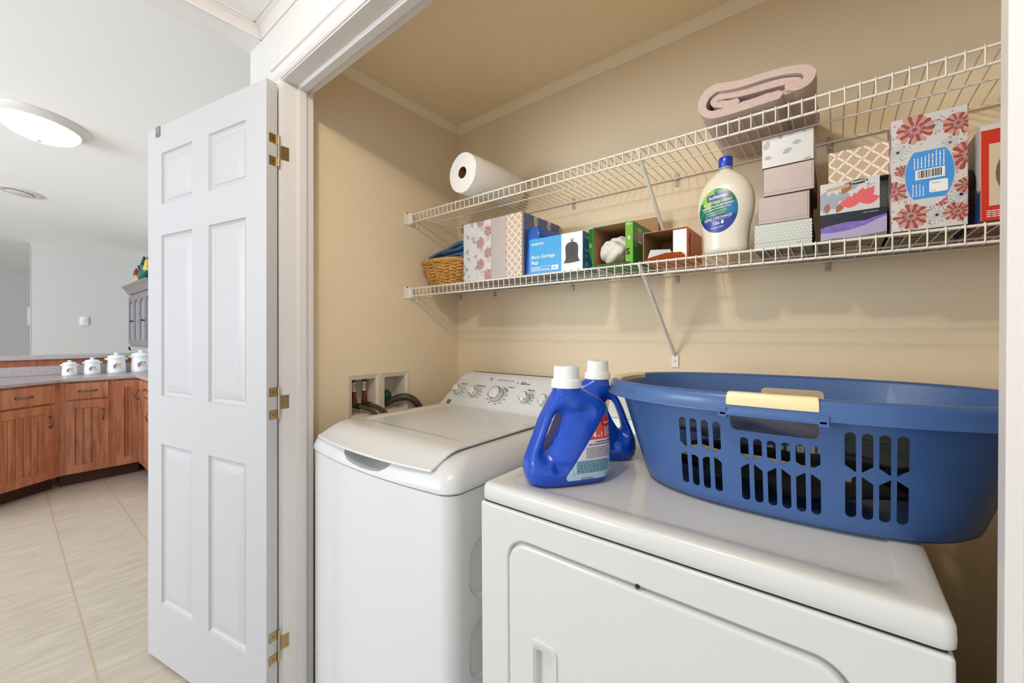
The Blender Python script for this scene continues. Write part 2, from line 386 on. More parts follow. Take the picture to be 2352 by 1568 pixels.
# ================================================================== WASHER
WX0, WX1 = -1.392, -.703
ws = thing('washing_machine', 'white top-load washing machine with knobbed control panel', 'washing machine', (0, 0, 0))
def woutline(ins_s=0, ins_f=0, r=.035, bow=.030, y0=.655, y1=1.33, n=8):
    x0, x1 = WX0 + ins_s, WX1 - ins_s; yf = y0 + ins_f; pts = []
    # front edge left->right with bow, rounded corners
    for i in range(n + 1):
        a = pi + (pi / 2) * i / n; pts.append((x0 + r + r * cos(a), yf + r + r * sin(a)))
    for i in range(1, 12):
        t = i / 12; pts.append((x0 + r + (x1 - x0 - 2 * r) * t, yf))
    for i in range(n + 1):
        a = 1.5 * pi + (pi / 2) * i / n; pts.append((x1 - r + r * cos(a), yf + r + r * sin(a)))
    pts.append((x1, y1)); pts.append((x0, y1))
    xm = (x0 + x1) / 2; hw = (x1 - x0) / 2
    out = []
    for x, y in pts:
        k = max(0, 1 - ((x - xm) / hw) ** 2); fall = max(0, 1 - (y - yf) / .12)
        out.append((x, y - bow * k * fall))
    return out
mb = MB(); mb.loft([[(x, y, z) for x, y in woutline(.001, .002)] for z in (FZ + .02, .30, .60, .8545)])
cab = mb.obj('cabinet', M['enamel'], ws)
for zc in (.652, .448):   # pressed handholds in the side panel
    c = MB(); c.loft([[(x, y, z) for y, z in rrect(.7165 + k, zc - .077 + k, .86 - k, zc + .077 - k, .05 - k * .5, 8)] for x, k in ((WX1 + .01, 0), (WX1 - .0015, 0), (WX1 - .007, .006))])
    cut(cab, c)
mb = MB(); mb.loft([[(x, y, z) for x, y in woutline(.006, .008)] for z in (.853, .8585)]); mb.obj('seam', M['dark'], ws)
lv = [(.858, -.001, -.001), (.862, -.003, -.003), (.874, -.002, -.001), (.888, .001, .004), (.900, .006, .013), (.911, .013, .026), (.920, .022, .043), (.927, .034, .068), (.931, .048, .10), (.932, .070, .14)]
mb = MB(); mb.loft([[(x, y, z) for x, y in woutline(s_, f_, .04, .030 * (1 - i / 14))] for i, (z, s_, f_) in enumerate(lv)])
cov = mb.obj('top_cover', M['enamel'], ws, smooth=60)
c = MB()   # scooped hand grip under the lid front
c.loft([[(-1.045 + (x + 1.062) * k, y, z - .002 if z < .9 else z + .006) for x, z in ((-1.195, .912), (-1.165, .888), (-1.140, .876), (-1.10, .871), (-1.06, .869), (-1.01, .870), (-.975, .875), (-.95, .888), (-.925, .912))] for y, k in ((.58, 1.03), (.660, 1.0), (.690, .96), (.715, .86))])
cut(cov, c)
# lid: grid surface, recessed middle, rolled front
LX0, LX1, LY0, LY1 = -1.338, -.772, .654, 1.197
def sm(a, b_, x): t = min(1, max(0, (x - a) / (b_ - a))); return t * t * (3 - 2 * t)
def lidz(x, y):
    z = .9425 - .038 * (1 - sm(LY0 - .02, LY0 + .11, y)) ** 1.5
    e = min(x - (LX0 + .028), (LX1 - .045) - x, y - (LY0 + .145), (LY1 - .004) - y)
    return z - .0055 * sm(0, .012, e)
nx, ny = 60, 60; mb = MB(); top = []
for j in range(ny + 1):
    y = LY0 + (LY1 - LY0) * j / ny; row = []
    for i in range(nx + 1):
        x = LX0 + (LX1 - LX0) * i / nx; k = max(0, 1 - ((x + 1.061) / .30) ** 2) * max(0, 1 - (y - LY0) / .12) * .028
        row.append((x, y - k, lidz(x, y)))
    top.append(row)
ids = [[mb.V(p) for p in r] for r in top]; idb = [[mb.V((p[0], p[1], p[2] - .0065)) for p in r] for r in top]
for j in range(ny):
    for i in range(nx):
        mb.F((ids[j][i], ids[j][i + 1], ids[j + 1][i + 1], ids[j + 1][i])); mb.F((idb[j][i], idb[j + 1][i], idb[j + 1][i + 1], idb[j][i + 1]))
for i in range(nx): mb.F((idb[0][i], idb[0][i + 1], ids[0][i + 1], ids[0][i])); mb.F((idb[ny][i + 1], idb[ny][i], ids[ny][i], ids[ny][i + 1]))
for j in range(ny): mb.F((idb[j + 1][0], idb[j][0], ids[j][0], ids[j + 1][0])); mb.F((idb[j][nx], idb[j + 1][nx], ids[j + 1][nx], ids[j][nx]))
mb.obj('lid', M['enamel'], ws, bevel=.0022, smooth=50)
# control console
def cring(z, yf, ins, yb=1.345):
    r = .03; x0, x1 = WX0 - .003 + ins, WX1 + .003 - ins; p = [(x0, yb, z)]
    for i in range(6): a = pi + pi / 2 * i / 5; p.append((x0 + r + r * cos(a), yf + r + r * sin(a), z))
    for i in range(6): a = 1.5 * pi + pi / 2 * i / 5; p.append((x1 - r + r * cos(a), yf + r + r * sin(a), z))
    p.append((x1, yb, z)); return p
mb = MB(); mb.loft([cring(*q) for q in ((.900, 1.1985, .004), (.928, 1.1985, .004), (.9335, 1.205, .006), (.946, 1.2185, .009), (.965, 1.235, .016), (.99, 1.256, .026), (1.02, 1.281, .034), (1.045, 1.302, .042), (1.058, 1.313, .052), (1.067, 1.322, .070), (1.071, 1.334, .095))])
mb.obj('control_panel', M['enamel'], ws, smooth=50)
# printing and knobs on the sloping face
CF = Frame((0, 1.215, .940), (1, 0, 0), (0, .1, .12)); knobs = [(-1.299, .067, .021), (-1.202, .064, .021), (-1.075, .065, .032), (-.932, .065, .021), (-.842, .062, .021)]
CF.o = Vector((0, 1.2132, .9412))
mb = MB(); mb.h = .0009; B, G_, BL = 0, 1, 2
for x, y, s_ in ((-1.286, .101, 'Load Size'), (-1.189, .099, 'Temperature'), (-1.025, .107, 'Colors'), (-.923, .103, 'Options'), (-.964, .129, 'Start/Pause')): mb.text(CF, s_, x, y, .0105, B, .012, 0, 'C')
for k in range(6): mb.lay(CF, circ(-1.105 + k * .0145, .1345, .0011), B); mb.lines(CF, -1.110 + k * .0145, -1.099 + k * .0145, .139, 1, .004, .0022, B)
mb.lines(CF, -1.155, -1.138, .143, 2, .007, .0028, B); mb.text(CF, 'H', -1.008, .130, .010, B, .02); mb.lines(CF, -.985, -.965, .138, 2, .009, .0026, B)

for kx, ky, r in knobs:
    n = 9 if r > .03 else 4
    for q in range(n):
        a = (radians(70) - q * radians(280) / n) if r > .03 else (radians(50) - q * radians(32)); rr = r * 1.30
        x, y = kx + cos(a) * rr, ky + sin(a) * rr * .95
        mb.lay(CF, circ(x - cos(a) * r * .12, y - sin(a) * r * .12, .0009, n=6), B); wd = .012
        mb.lines(CF, x + (.002 if cos(a) > 0 else -wd - .002), x + (wd if cos(a) > 0 else -.002), y, 1, .004, .0023, B)
mb.stroke(CF, [(-1.0495, .101), (-1.036, .094)], .0035, BL)
mb.obj('panel_print', [M['black'], M['grey'], mat('blue_print', (30, 90, 160), .4)], ws)
mb = MB(); mb.h = .0010; mb.lay(CF, circ(-1.324, .008, .0125, .0115, 28), 0); mb.h = .0014; mb.stroke(CF, circ(-1.324, .008, .0105, .0096, 28), .0007, 1, True)
mb.text(CF, 'GE', -1.324, .0045, .0100, 1, 0, .12, 'C', h=.0016); mb.obj('emblem', [M['black'], M['white']], ws)
nrm = CF.n
for kx, ky, r in knobs:
    o0 = CF.p(kx, ky, -.002); mtx = Matrix.Translation(o0) @ Vector((0, 0, 1)).rotation_difference(nrm).to_matrix().to_4x4()
    k = MB(); k.M = mtx; k.lathe([(r * 1.18, 0), (r * 1.18, .0045), (r * 1.10, .006)], seg=32, m=0); k.lathe([(r * .98, .006), (r * .96, .010), (r * .93, .022), (r * .92, .026)], seg=32, m=0)
    k.lathe([(r * .92, .026), (r * .90, .030), (r * .78, .0315)], seg=32, m=1, caps=False); k.lathe([(r * .78, .0314), (r * .74, .0322), (r * .2, .0322)], seg=32, m=0)
    k.lathe([(r * 1.01, .005), (r * 1.01, .0075)], seg=32, m=2)
    k.obj('knob', [M['enamel'], M['chrome'], M['black']], ws)

# ================================================================== DRYER
DX0, DX1, DY0, DY1 = -.590, .110, .640, 1.33
ds = thing('dryer', 'white front-load clothes dryer under the laundry basket', 'dryer', (DX0, DY0, 0), 0, None, radians(-.45))
DL = Matrix.Translation((-DX0, -DY0, 0))
mb = MB(); mb.M = DL; mb.box((DX0, DY0 + .001, FZ + .02), (DX1, DY1, .8835)); body = mb.obj('body', M['dry'], ds, bevel=.007, seg=4)
c = MB(); c.M = DL; DR = (-.5145, .10, .028, .8285)
c.loft([[(x, y, z) for x, z in rrect(DR[0], DR[1], DR[2], DR[3], .045, 10)] for y in (DY0 - .02, DY0 + .012)]); cut(body, c)
mb = MB(); mb.M = DL
rr = lambda k, y: [(x, y, z) for x, z in rrect(DR[0] + k, DR[1] + k, DR[2] - k, DR[3] - k, .042, 10)]
mb.loft([rr(.0045, DY0 + .011), rr(.0045, DY0 + .001), rr(.0055, DY0 - .0015), rr(.0085, DY0 - .003), rr(.012, DY0 - .003)]); dd = mb.obj('door', M['dry'], ds, smooth=50)
c = MB(); c.M = DL; c.loft([[(x, y, z) for x, z in rrect(-.446 + k, .50, -.404 - k, .640 - k, .008, 4)] for y, k in ((DY0 - .01, 0), (DY0 + .009, .004))])
cut(dd, c)
mb = MB(); mb.M = DL; fp = Frame((0, DY0 - .003, 0), (1, 0, 0), (0, 0, 1))
def ringframe(mb, fr, r0, r1, h, m=0, h0=0):
    n = len(r0); a = [mb.V(fr.p(x, y, h0)) for x, y in r0]; b_ = [mb.V(fr.p(x, y, h)) for x, y in [((p[0] * .85 + q[0] * .15), (p[1] * .85 + q[1] * .15)) for p, q in zip(r0, r1)]]
    c_ = [mb.V(fr.p(x, y, h)) for x, y in [((p[0] * .2 + q[0] * .8), (p[1] * .2 + q[1] * .8)) for p, q in zip(r0, r1)]]; d_ = [mb.V(fr.p(x, y, h0)) for x, y in r1]
    for s0, s1 in ((a, b_), (b_, c_), (c_, d_)):
        for i in range(n): j = (i + 1) % n; mb.F((s0[i], s0[j], s1[j], s1[i]), m)
ringframe(mb, fp, rrect(-.4555, .49, -.3945, .6575, .012), rrect(-.446, .50, -.404, .640, .008), .0035)
mb.obj('pull_rim', M['dry'], dd.parent and ds, smooth=50)
# lid (worktop) with pressed field
mb = MB(); mb.M = DL
x0, x1, y0, y1 = DX0 + .004, DX1 + .002, DY0 + .002, DY1
def dr_(k, z, r=.012): return [(x, y, z) for x, y in rrect(x0 + k, y0 + k, x1 - k, y1 - k, r, 5)]
mb.loft([dr_(.002, .888), dr_(0, .891), dr_(-.0005, .900), dr_(0, .914), dr_(.002, .920), dr_(.006, .9235), dr_(.012, .925), dr_(.040, .9262, .03), dr_(.0425, .9242, .03), dr_(.046, .9232, .03)])
mb.obj('worktop', M['dry'], ds, smooth=50)
mb = MB(); mb.M = DL; mb.box((DX0 + .008, DY0 + .008, .882), (DX1 - .006, DY1 - .01, .889)); mb.obj('seam', M['dark'], ds)
mb = MB(); mb.M = DL; mb.lathe([(.004, -.002), (.0035, .001)], (-.244, DY0 + .0005, .8295), 10, 0, 'Y'); mb.obj('screw', M['dark'], ds)
# console at the back of the dryer
mb = MB(); mb.M = DL; mb.loft([[(x, y, z) for y, z in ((1.225, .922), (1.232, .96), (1.262, 1.055), (1.275, 1.068), (1.33, 1.072), (1.335, .922))] for x in (DX0 + .01, DX1 - .01)]); con = mb.obj('control_panel', M['dry'], ds, bevel=.008, seg=3)
mb = MB(); mb.M = DL; cf2 = Frame((0, 1.232, .96), (1, 0, 0), (0, .03, .095)); mb.h = .0012
for k in range(5):
    mb.stroke(cf2, [(-.50 + k * .09, .02), (-.44 + k * .09, .06)], .0015, 0); mb.stroke(cf2, circ(-.44 + k * .09, .045, .02, n=16), .0015, 0, True)
mb.stroke(cf2, [(-.56, .012), (.08, .012)], .0012, 0); mb.obj('panel_print', M['black'], ds)
# black and tan vent pieces beside the dryer
mb = MB(); mb.M = None; mb.M = Matrix.Translation((.050, 0, -.27)); mb.tube([(.215, 1.40, .50), (.215, 1.36, .62), (.195, 1.30, .685), (.15, 1.24, .68), (.125, 1.18, .60), (.125, 1.15, .45)], .048, 12)
tag(mb.obj('vent_hose', mat('black_rubber', (14, 13, 13), .6)), 'black hose end in the dark gap right of the dryer', 'hose')
# ================================================================== HOOKUP BOX IN THE LEFT WALL
hb = thing('laundry_outlet_box', 'twin almond plastic laundry hookup box set in the closet side wall', 'outlet box', (XL, .993, .90))
al = mat('almond_plastic', (226, 212, 190), .45); HL = Matrix.Translation((-XL, -.993, -.90))
fw = Frame((XL, 0, 0), (0, 1, 0), (0, 0, 1)); fw.n = Vector((1, 0, 0))
for (a, bb), (oa, ob) in zip(BX, ((.847, .993), (.993, 1.140))):
    mb = MB(); mb.M = HL
    for k, (ra, rb, ha, hb_) in enumerate((((oa, .893, ob, 1.080), (oa + .004, .897, ob - .004, 1.076), 0, .008), ((oa + .004, .897, ob - .004, 1.076), (a, .915, bb, 1.058), .008, .002), ((a, .915, bb, 1.058), (a + .001, .916, bb - .001, 1.057), .002, -.082))):
        q0 = [(ra[0], ra[1]), (ra[2], ra[1]), (ra[2], ra[3]), (ra[0], ra[3])]; q1 = [(rb[0], rb[1]), (rb[2], rb[1]), (rb[2], rb[3]), (rb[0], rb[3])]
        A = [mb.V(fw.p(*p, ha)) for p in q0]; Bq = [mb.V(fw.p(*p, hb_)) for p in q1]
        for i in range(4): mb.F((A[i], A[(i + 1) % 4], Bq[(i + 1) % 4], Bq[i]))
        if k == 2: mb.F(Bq)
    mb.obj('box_frame', al, hb, recalc=False, smooth=20)
cop = mat('old_copper', (128, 58, 40), .35, .7, var=.15, vscale=30); paper = mat('paper_tag', (228, 214, 176), .7)
for yy in (.904, .951):
    mb = MB(); mb.M = HL; mb.tube([(XL - .045, yy, .965), (XL - .045, yy, 1.060)], .0085, 12); mb.lathe([(.0115, .958), (.0125, .964), (.0115, .972)], (XL - .045, yy, 0), 12); p_ = mb.obj('supply_pipe', cop, hb)
    mb = MB(); mb.M = HL; mb.lathe([(.0092, 1.005), (.0092, 1.043)], (XL - .045, yy, 0), 12, 0, caps=False)
    ft = Frame((0, 0, 0), (0, 1, 0), (0, 0, 1)); ft.n = Vector((1, 0, 0))
    for q in range(3): mb.box((XL - .0362, yy - .004, 1.012 + q * .009), (XL - .0352, yy + .004, 1.015 + q * .009), 1)
    t_ = mb.obj('pipe_tag', [paper, M['black']], p_, recalc=False)
    mb = MB(); mb.M = HL; mb.tube([(XL - .045, yy, .962), (XL - .045, yy, .940)], .012, 10); mb.tube([(XL - .045, yy, .948), (XL - .018, yy + .010, .944)], [.011, .010], 10)
    for q in (-.020, -.026, -.032): mb.tube([(XL + q, yy + .010, .944), (XL + q + .003, yy + .011, .944)], .0135, 12)
    mb.obj('valve', M['pewter'], hb)
for i, yy in enumerate((.915, .961)):
    P = [(XL - .018, yy, .944), (XL + .008, yy + .012, .941), (XL + .03, yy + .035, .922), (XL + .05, yy + .062, .88), (XL + .055, yy + .085, .82), (XL + .055, yy + .09, .70)]
    mb = MB(); pts = []
    for k in range(len(P) - 1):
        for t in range(6): pts.append(Vector(P[k]).lerp(Vector(P[k + 1]), t / 6))
    for _ in range(4): pts = [pts[0]] + [(pts[q - 1] + pts[q] * 2 + pts[q + 1]) / 4 for q in range(1, len(pts) - 1)] + [pts[-1]]
    mb.tube(pts, .0084, 12); br = mat('braided_steel', (128, 112, 92), .28, .9, bump=.8, bscale=900)
    tag(mb.obj('water_hose', br), ['braided water hose nearest the door jamb, leaving the hookup box', 'second braided water hose, right of the other in the hookup box'][i], 'hose', 'washer water hoses')
# grey drain hose, green spiky ball
mb = MB(); pts = [Vector((XL - .050, 1.055, .90 + .035)).lerp(Vector((XL + .05, 1.20, .86)), t / 14) + Vector((0.03 * sin(pi * t / 14), 0, .062 * sin(pi * t / 14))) for t in range(15)]; pts += [Vector((XL + .055, 1.225, .80)), Vector((XL + .055, 1.23, .68))]
mb.tube(pts, .0155, 14); tag(mb.obj('drain_hose', mat('dark_grey_rubber', (68, 60, 54), .35)), 'dark grey drain hose arching out of the right hookup box', 'hose')
mb = MB(); cen = Vector((XL - .040, 1.052, .972)); R_ = .021
mb.loft([[(cen.x + R_ * sin(pi * max(.02, min(.98, i / 10))) * cos(a), cen.y + R_ * sin(pi * max(.02, min(.98, i / 10))) * sin(a), cen.z + R_ * cos(pi * max(.02, min(.98, i / 10)))) for a in [2 * pi * k / 16 for k in range(16)]] for i in range(11)])
for i in range(150):
    zz = 1 - 2 * (i + .5) / 150; a = i * 2.39996; q = Vector((math.sqrt(1 - zz * zz) * cos(a), math.sqrt(1 - zz * zz) * sin(a), zz)); mb.tube([cen + q * R_ * .9, cen + q * R_ * 1.28], [.0017, .0011], 5)
tag(mb.obj('spiky_ball', mat('green_rubber', (18, 92, 74), .45)), 'green spiky dryer ball tucked in the right hookup box', 'ball')

# ================================================================== WIRE SHELVES
SX0, SX1 = -1.488, .432; YF = 1.147
def shelf(z, name, label, clips, braces):
    t = thing(name, label, 'shelf', (-1.5, YB, z)); L = Matrix.Translation((1.5, -YB, -z))
    mb = MB(); mb.M = L; n = int((SX1 - SX0) / .0254); r = .0015
    for i in range(n + 1):
        x = SX0 + .006 + i * .0254
        mb.tube([(x, YB - .008, z - .0022), (x, YF + .003, z - .0022), (x, YF - .0035, z - .003), (x, YF - .004, z - .010), (x, YF - .0015, z - .040)], r, 6)
    mb.obj('deck_wires', M['wire'], t, smooth=80)
    for nm, y, zz, rr in (('front_rail', YF, z - .0065, .003), ('lip_rail', YF + .002, z - .039, .003), ('back_rail', YB - .010, z - .0068, .003), ('middle_rail', 1.30, z - .0062, .0024)):
        mb = MB(); mb.M = L; mb.tube([(SX0, y, zz), (SX1, y, zz)], rr, 10); mb.obj(nm, M['wire'], t, smooth=80)
    # wall bracket on the side wall
    mb = MB(); mb.M = L; mb.box((XL, YF - .026, z - .052), (XL + .006, YF + .030, z + .004)); mb.box((XL, YF - .006, z - .048), (XL + .021, YF + .012, z + .002)); mb.obj('end_bracket', M['wire'], t, bevel=.0025)
    mb = MB(); mb.M = L; mb.lathe([(.004, 0), (.003, .002)], (XL + .006, YF - .016, z + .000), 8, 0, 'X'); mb.obj('screw', M['steel'], t)
    cl = mat('clear_plastic_clip', (196, 182, 160), .25)
    for x in clips:
        mb = MB(); mb.M = L; mb.box((x - .0065, YB - .005, z - .034), (x + .0065, YB, z + .012 if z > 1.6 else z - .004)); mb.box((x - .005, YB - .014, z - .015), (x + .005, YB - .004, z - .010))
        q = mb.obj('wall_clip', cl, t, bevel=.0015)
        for zz in ((z - .026, z + .006) if z > 1.6 else (z - .026,)):
            mb = MB(); mb.M = L; mb.lathe([(.0038, 0), (.0036, .0012), (.0014, .0013), (.0012, .0004)], (x, YB - .005, zz), 10, 0, 'Y'); mb.obj('screw', M['steel'], q)
    for bx in braces:
        mb = MB(); mb.M = L; p0, p1 = Vector((bx - .006, YF + .003, z - .010)), Vector((bx + .004, YB - .004, z - .285))
        mb.tube([p0 + Vector((0, -.004, .004)), p0, p1], .0062, 12, flat=.8); b_ = mb.obj('support_brace', M['wire'], t)
        mb = MB(); mb.M = L; mb.box((bx - .006, YB - .006, z - .325), (bx + .016, YB, z - .283)); mb.lathe([(.0038, 0), (.0034, .0014)], (bx + .005, YB - .006, z - .303), 10, 1, 'Y'); mb.obj('brace_foot', [M['wire'], M['steel']], b_, bevel=.0018)
    return t
Z1, Z2 = 1.452, 1.784
shelf(Z1, 'wire_shelf', 'white wire shelf just above the machines, crowded with boxes', (-1.487, -1.258, -.838, -.427, -.017, .33), (-.437,))
shelf(Z2, 'wire_shelf', 'upper white wire shelf holding paper towels and pink towel', (-1.470, -.833, -.427, -.012, .33), (-.443,))

# ================================================================== THINGS ON THE SHELVES
PM = dict(leafw=mat('carton_white', (212, 210, 207), .35), lav=mat('leaf_blue_grey', (160, 166, 178), .4), rose=mat('petal_rose', (204, 150, 140), .4), rust=mat('petal_rust', (160, 74, 62), .4),
          mauve=mat('mauve_foil', (178, 163, 158), .38, .12, bump=.15, bscale=500), tan=mat('tan_carton', (196, 166, 132), .45), lattice=mat('lattice_white', (238, 230, 216), .4),
          navy=mat('navy_carton', (22, 24, 42), .3), purple=mat('purple_wash', (120, 100, 180), .4, var=.12, vscale=60), lilac=mat('lilac_wash', (176, 164, 196), .4), pale=mat('pale_green_carton', (198, 202, 192), .35),
          pdot=mat('pale_dots', (214, 217, 208), .35), teal=mat('dark_teal_base', (40, 62, 84), .4), sky=mat('sky_blue_oval', (70, 150, 225), .35), coral=mat('coral_petal', (224, 92, 96), .4), brown=mat('brown_leaf', (160, 100, 64), .45),
          card=mat('raw_cardboard', (172, 132, 92), .8, bump=.2, bscale=200), blk=M['black'], ink=mat('blue_panel', (34, 70, 140), .35), wht=mat('print_white', (244, 244, 242), .4), cyan=mat('cyan_carton', (24, 152, 212), .35),
          taupe=mat('taupe_base', (120, 108, 102), .5), silver=mat('silver_line', (150, 156, 164), .4))
PK = list(PM); PL = [PM[k] for k in PK]; pi_ = {k: i for i, k in enumerate(PK)}
def petalp(cx, cy, a, r0, r1, w):
    ca, sa = cos(a), sin(a); out = []
    for t, ww in ((0, .15), (.3, .45), (.6, .85), (.8, 1), (.93, .8), (1, .25), (1, -.25), (.93, -.8), (.8, -1), (.6, -.85), (.3, -.45), (0, -.15)):
        q = r0 + (r1 - r0) * t; out.append((cx + q * ca - ww * w * sa, cy + q * sa + ww * w * ca))
    return out
def bloom(mb, fr, cx, cy, r, cols=('rust', 'rose'), n=16, dots=True):
    mb.h += .0001
    for k in range(n): a = 2 * pi * k / n + random.uniform(-.1, .1); mb.lay(fr, petalp(cx, cy, a, r * .3, r * random.uniform(.8, 1.05), r * .13), pi_[cols[k % 2]])
    for k in range(n): a = 2 * pi * (k + .5) / n; mb.lay(fr, petalp(cx, cy, a, r * .12, r * .55, r * .04), pi_[cols[0]])
    mb.lay(fr, circ(cx, cy, r * .14, n=10), pi_[cols[0]])
    if dots:
        for k in range(8): a = 2 * pi * k / 8 + .3; mb.lay(fr, circ(cx + cos(a) * r * 1.12, cy + sin(a) * r * 1.12, r * .07, n=8), pi_[cols[1]])
    mb.h -= .0001
def daisy(mb, fr, cx, cy, r, col='lav'):
    for k in range(14): a = 2 * pi * k / 14; mb.stroke(fr, [(cx + cos(a) * r * .2, cy + sin(a) * r * .2), (cx + cos(a) * r * .8, cy + sin(a) * r * .8)], r * .035, pi_[col])
    mb.lay(fr, circ(cx, cy, r * .15, n=8), pi_['blk'])
    for k in range(26): a = random.random() * 6.28; q = r * random.uniform(.7, 1.1); mb.lay(fr, circ(cx + cos(a) * q, cy + sin(a) * q, r * .05, r * .035, n=6, rot=a), pi_['blk'])
def leaf(mb, fr, cx, cy, L, a, col='lav'):
    pts = [(0, 0), (.25, .22), (.5, .3), (.8, .18), (1, 0), (.8, -.18), (.5, -.3), (.25, -.22)]
    mb.lay(fr, [(cx + L * (x * cos(a) - y * sin(a)), cy + L * (x * sin(a) + y * cos(a))) for x, y in pts], pi_[col])
def lattice(mb, fr, x0, y0, x1, y1, p=.030, wd=.0022):
    ww = p; hh = p * 1.02; j = 0; y = y0 - hh
    def quat(cx, cy):
        out = []
        for k in range(4):
            a0 = k * pi / 2; c_, s_ = cos(a0), sin(a0)
            for x, yy in ((.5, 0), (.44, .05), (.42, .14), (.36, .22), (.27, .27), (.20, .32), (.14, .42), (.05, .46)): out.append((cx + (x * c_ - yy * s_) * ww, cy + (x * s_ + yy * c_) * hh))
        return out
    while y < y1 + hh:
        x = x0 - ww + (ww / 2 if j % 2 else 0)
        while x < x1 + ww: mb.stroke(fr, quat(x, y), wd, pi_['lattice'], True); x += ww
        y += hh / 2 * 1.0; j += 1
def barcode(mb, fr, x, y, w_, h_, vert=False):
    mb.h += .0003; mb.lay(fr, [(x, y), (x + w_, y), (x + w_, y + h_), (x, y + h_)], pi_['wht']); mb.h += .0002; q = x + w_ * .08
    while q < x + w_ * .9:
        t = random.choice((.0006, .001, .0016)); mb.lay(fr, [(q, y + h_ * .14), (q + t, y + h_ * .14), (q + t, y + h_ * .9), (q, y + h_ * .9)], pi_['blk']); q += t + random.choice((.0006, .0012))
    mb.h -= .0005
def decor(mb, fr, W_, H_, kind):
    mb.clip = (0, 0, W_, H_)
    if kind == 'leaf':
        for k in range(max(6, int(W_ * H_ / .0009))): leaf(mb, fr, random.uniform(0, W_), random.uniform(0, H_), random.uniform(.017, .026), random.uniform(0, 6.28), random.choice(('lav', 'lav', 'silver')))
    elif kind == 'bloom':
        y = .02; i = 0
        while y < H_ + .03:
            x = W_ * (.25 if i % 2 else .8)
            bloom(mb, fr, x, y, .024); daisy(mb, fr, (x + W_ * .55) % W_ if W_ > .05 else x + .03, y + .012, .012, 'rose'); y += .042; i += 1
    elif kind == 'lattice': lattice(mb, fr, 0, 0, W_, H_)
    elif kind == 'dots':
        y = .006; j = 0
        while y < H_:
            x = (.004 if j % 2 else 0)
            while x < W_: mb.lay(fr, circ(x + .003, y, .0030, .0028, n=8), pi_['pdot']); x += .0078
            y += .0075; j += 1
        mb.stroke(fr, [(0, H_ * .28), (W_, H_ * .28)], .0006, pi_['silver']); mb.lay(fr, circ(W_ * .78, H_ * .18, .004, .003), pi_['lav'])
    elif kind == 'flap': mb.stroke(fr, [(0, H_ * .12), (W_, H_ * .12)], .0005, pi_['taupe']); mb.stroke(fr, [(W_ * .96, H_ * .1), (W_ * .96, H_ * .95)], .0008, pi_['taupe'])
    elif kind == 'dusk':
        ys = [(0, .50), (.12, .56), (.25, .60), (.42, .64), (.58, .62), (.7, .62), (.82, .70), (1, .76)]
        mb.lay(fr, [(0, 0), (W_, 0)] + [(W_ * a, H_ * b_) for a, b_ in reversed(ys)], pi_['purple']); mb.h += .0001
        mb.lay(fr, [(0, 0), (W_, 0)] + [(W_ * a, H_ * b_) for a, b_ in reversed([(0, .32), (.2, .30), (.5, .36), (.7, .46), (.85, .6), (1, .70)])], pi_['lilac']); mb.h += .0001
        mb.lay(fr, [(0, 0), (W_, 0), (W_, H_ * .16), (W_ * .5, H_ * .06), (W_ * .2, H_ * .10), (0, H_ * .04)], pi_['taupe']); mb.h -= .0002
        for k in range(40): mb.lay(fr, circ(random.uniform(0, W_), random.uniform(H_ * .7, H_), .0003, n=5), pi_['lilac'])
        mb.lines(fr, W_ * .66, W_ * .9, H_ * .88, 1, .01, .0018, pi_['lilac'])
    elif kind == 'magnolia':
        for x, y, a, L in ((.005, .045, -1.4, .045), (.022, .05, -1.5, .04), (.034, .05, -1.0, .035), (.002, .03, 1.2, .025), (.07, .065, -2.6, .03)): leaf(mb, fr, x, y, L, a, 'lav')
        for x, y, a, L in ((.012, .004, 1.5, .022), (.03, .002, 1.1, .024), (.055, .068, -2.1, .03)): leaf(mb, fr, x, y, L, a, 'brown')
        mb.h += .0001
        for a, L in ((2.6, .028), (2.0, .025), (.9, .038), (1.4, .032), (.2, .034), (3.05, .036)): leaf(mb, fr, .070, .018, L, a, 'coral')
        for k in range(14): mb.lay(fr, circ(.088 + random.uniform(-.007, .007), .052 + random.uniform(-.006, .006), .001, n=6), pi_['brown'])
        mb.lay(fr, [(.012, .052), (.052, .056), (.052, .063), (.012, .059)], pi_['tan']); mb.h += .0001
        mb.lay(fr, circ(.068, .0645, .016, .0055, 20, rot=.05), pi_['blk']); mb.text(fr, 'Scotties', .068, .0672, .0085, pi_['wht'], .01, pi + .05, 'C'); mb.h -= .0002
    elif kind == 'bigbloom':
        for x, y, r in ((.030, .030, .027), (.095, .028, .020), (.004, .085, .022), (.108, .078, .018), (.018, .125, .014), (.110, .135, .030), (.035, .205, .030), (.096, .200, .024), (.070, .055, .014)): bloom(mb, fr, x, y, r, n=20)
        for x, y, r in ((.067, .026, .018), (.100, .060, .020), (.062, .205, .018), (.010, .165, .018), (.022, .070, .012), (.085, .165, .013)): daisy(mb, fr, x, y, r)
        mb.h += .0003; mb.lay(fr, circ(.056, .110, .036, .065, 36), pi_['leafw']); mb.h += .0001
        mb.lay(fr, clip(circ(.056, .110, .035, .062, 36), .015, .062, .1, .158), pi_['sky']); mb.h += .0001
        for k in range(9): mb.lines(fr, .108 + 0, .152, .034 + k * .005, 1, .003, .0017, pi_['wht'], .3, True) if False else mb.lines(fr, .124, .156, .034 + k * .0052, 1, .003, .0016, pi_['wht'], .35, True)
        for k in range(4): mb.lines(fr, .068, .094, .032 + k * .005, 1, .003, .0014, pi_['wht'], .35, True)
        mb.h += .0001; barcode(mb, fr, .036, .101, .042, .020); mb.lay(fr, rrect(.056, .072, .082, .096, .003), pi_['wht']); mb.h += .0001
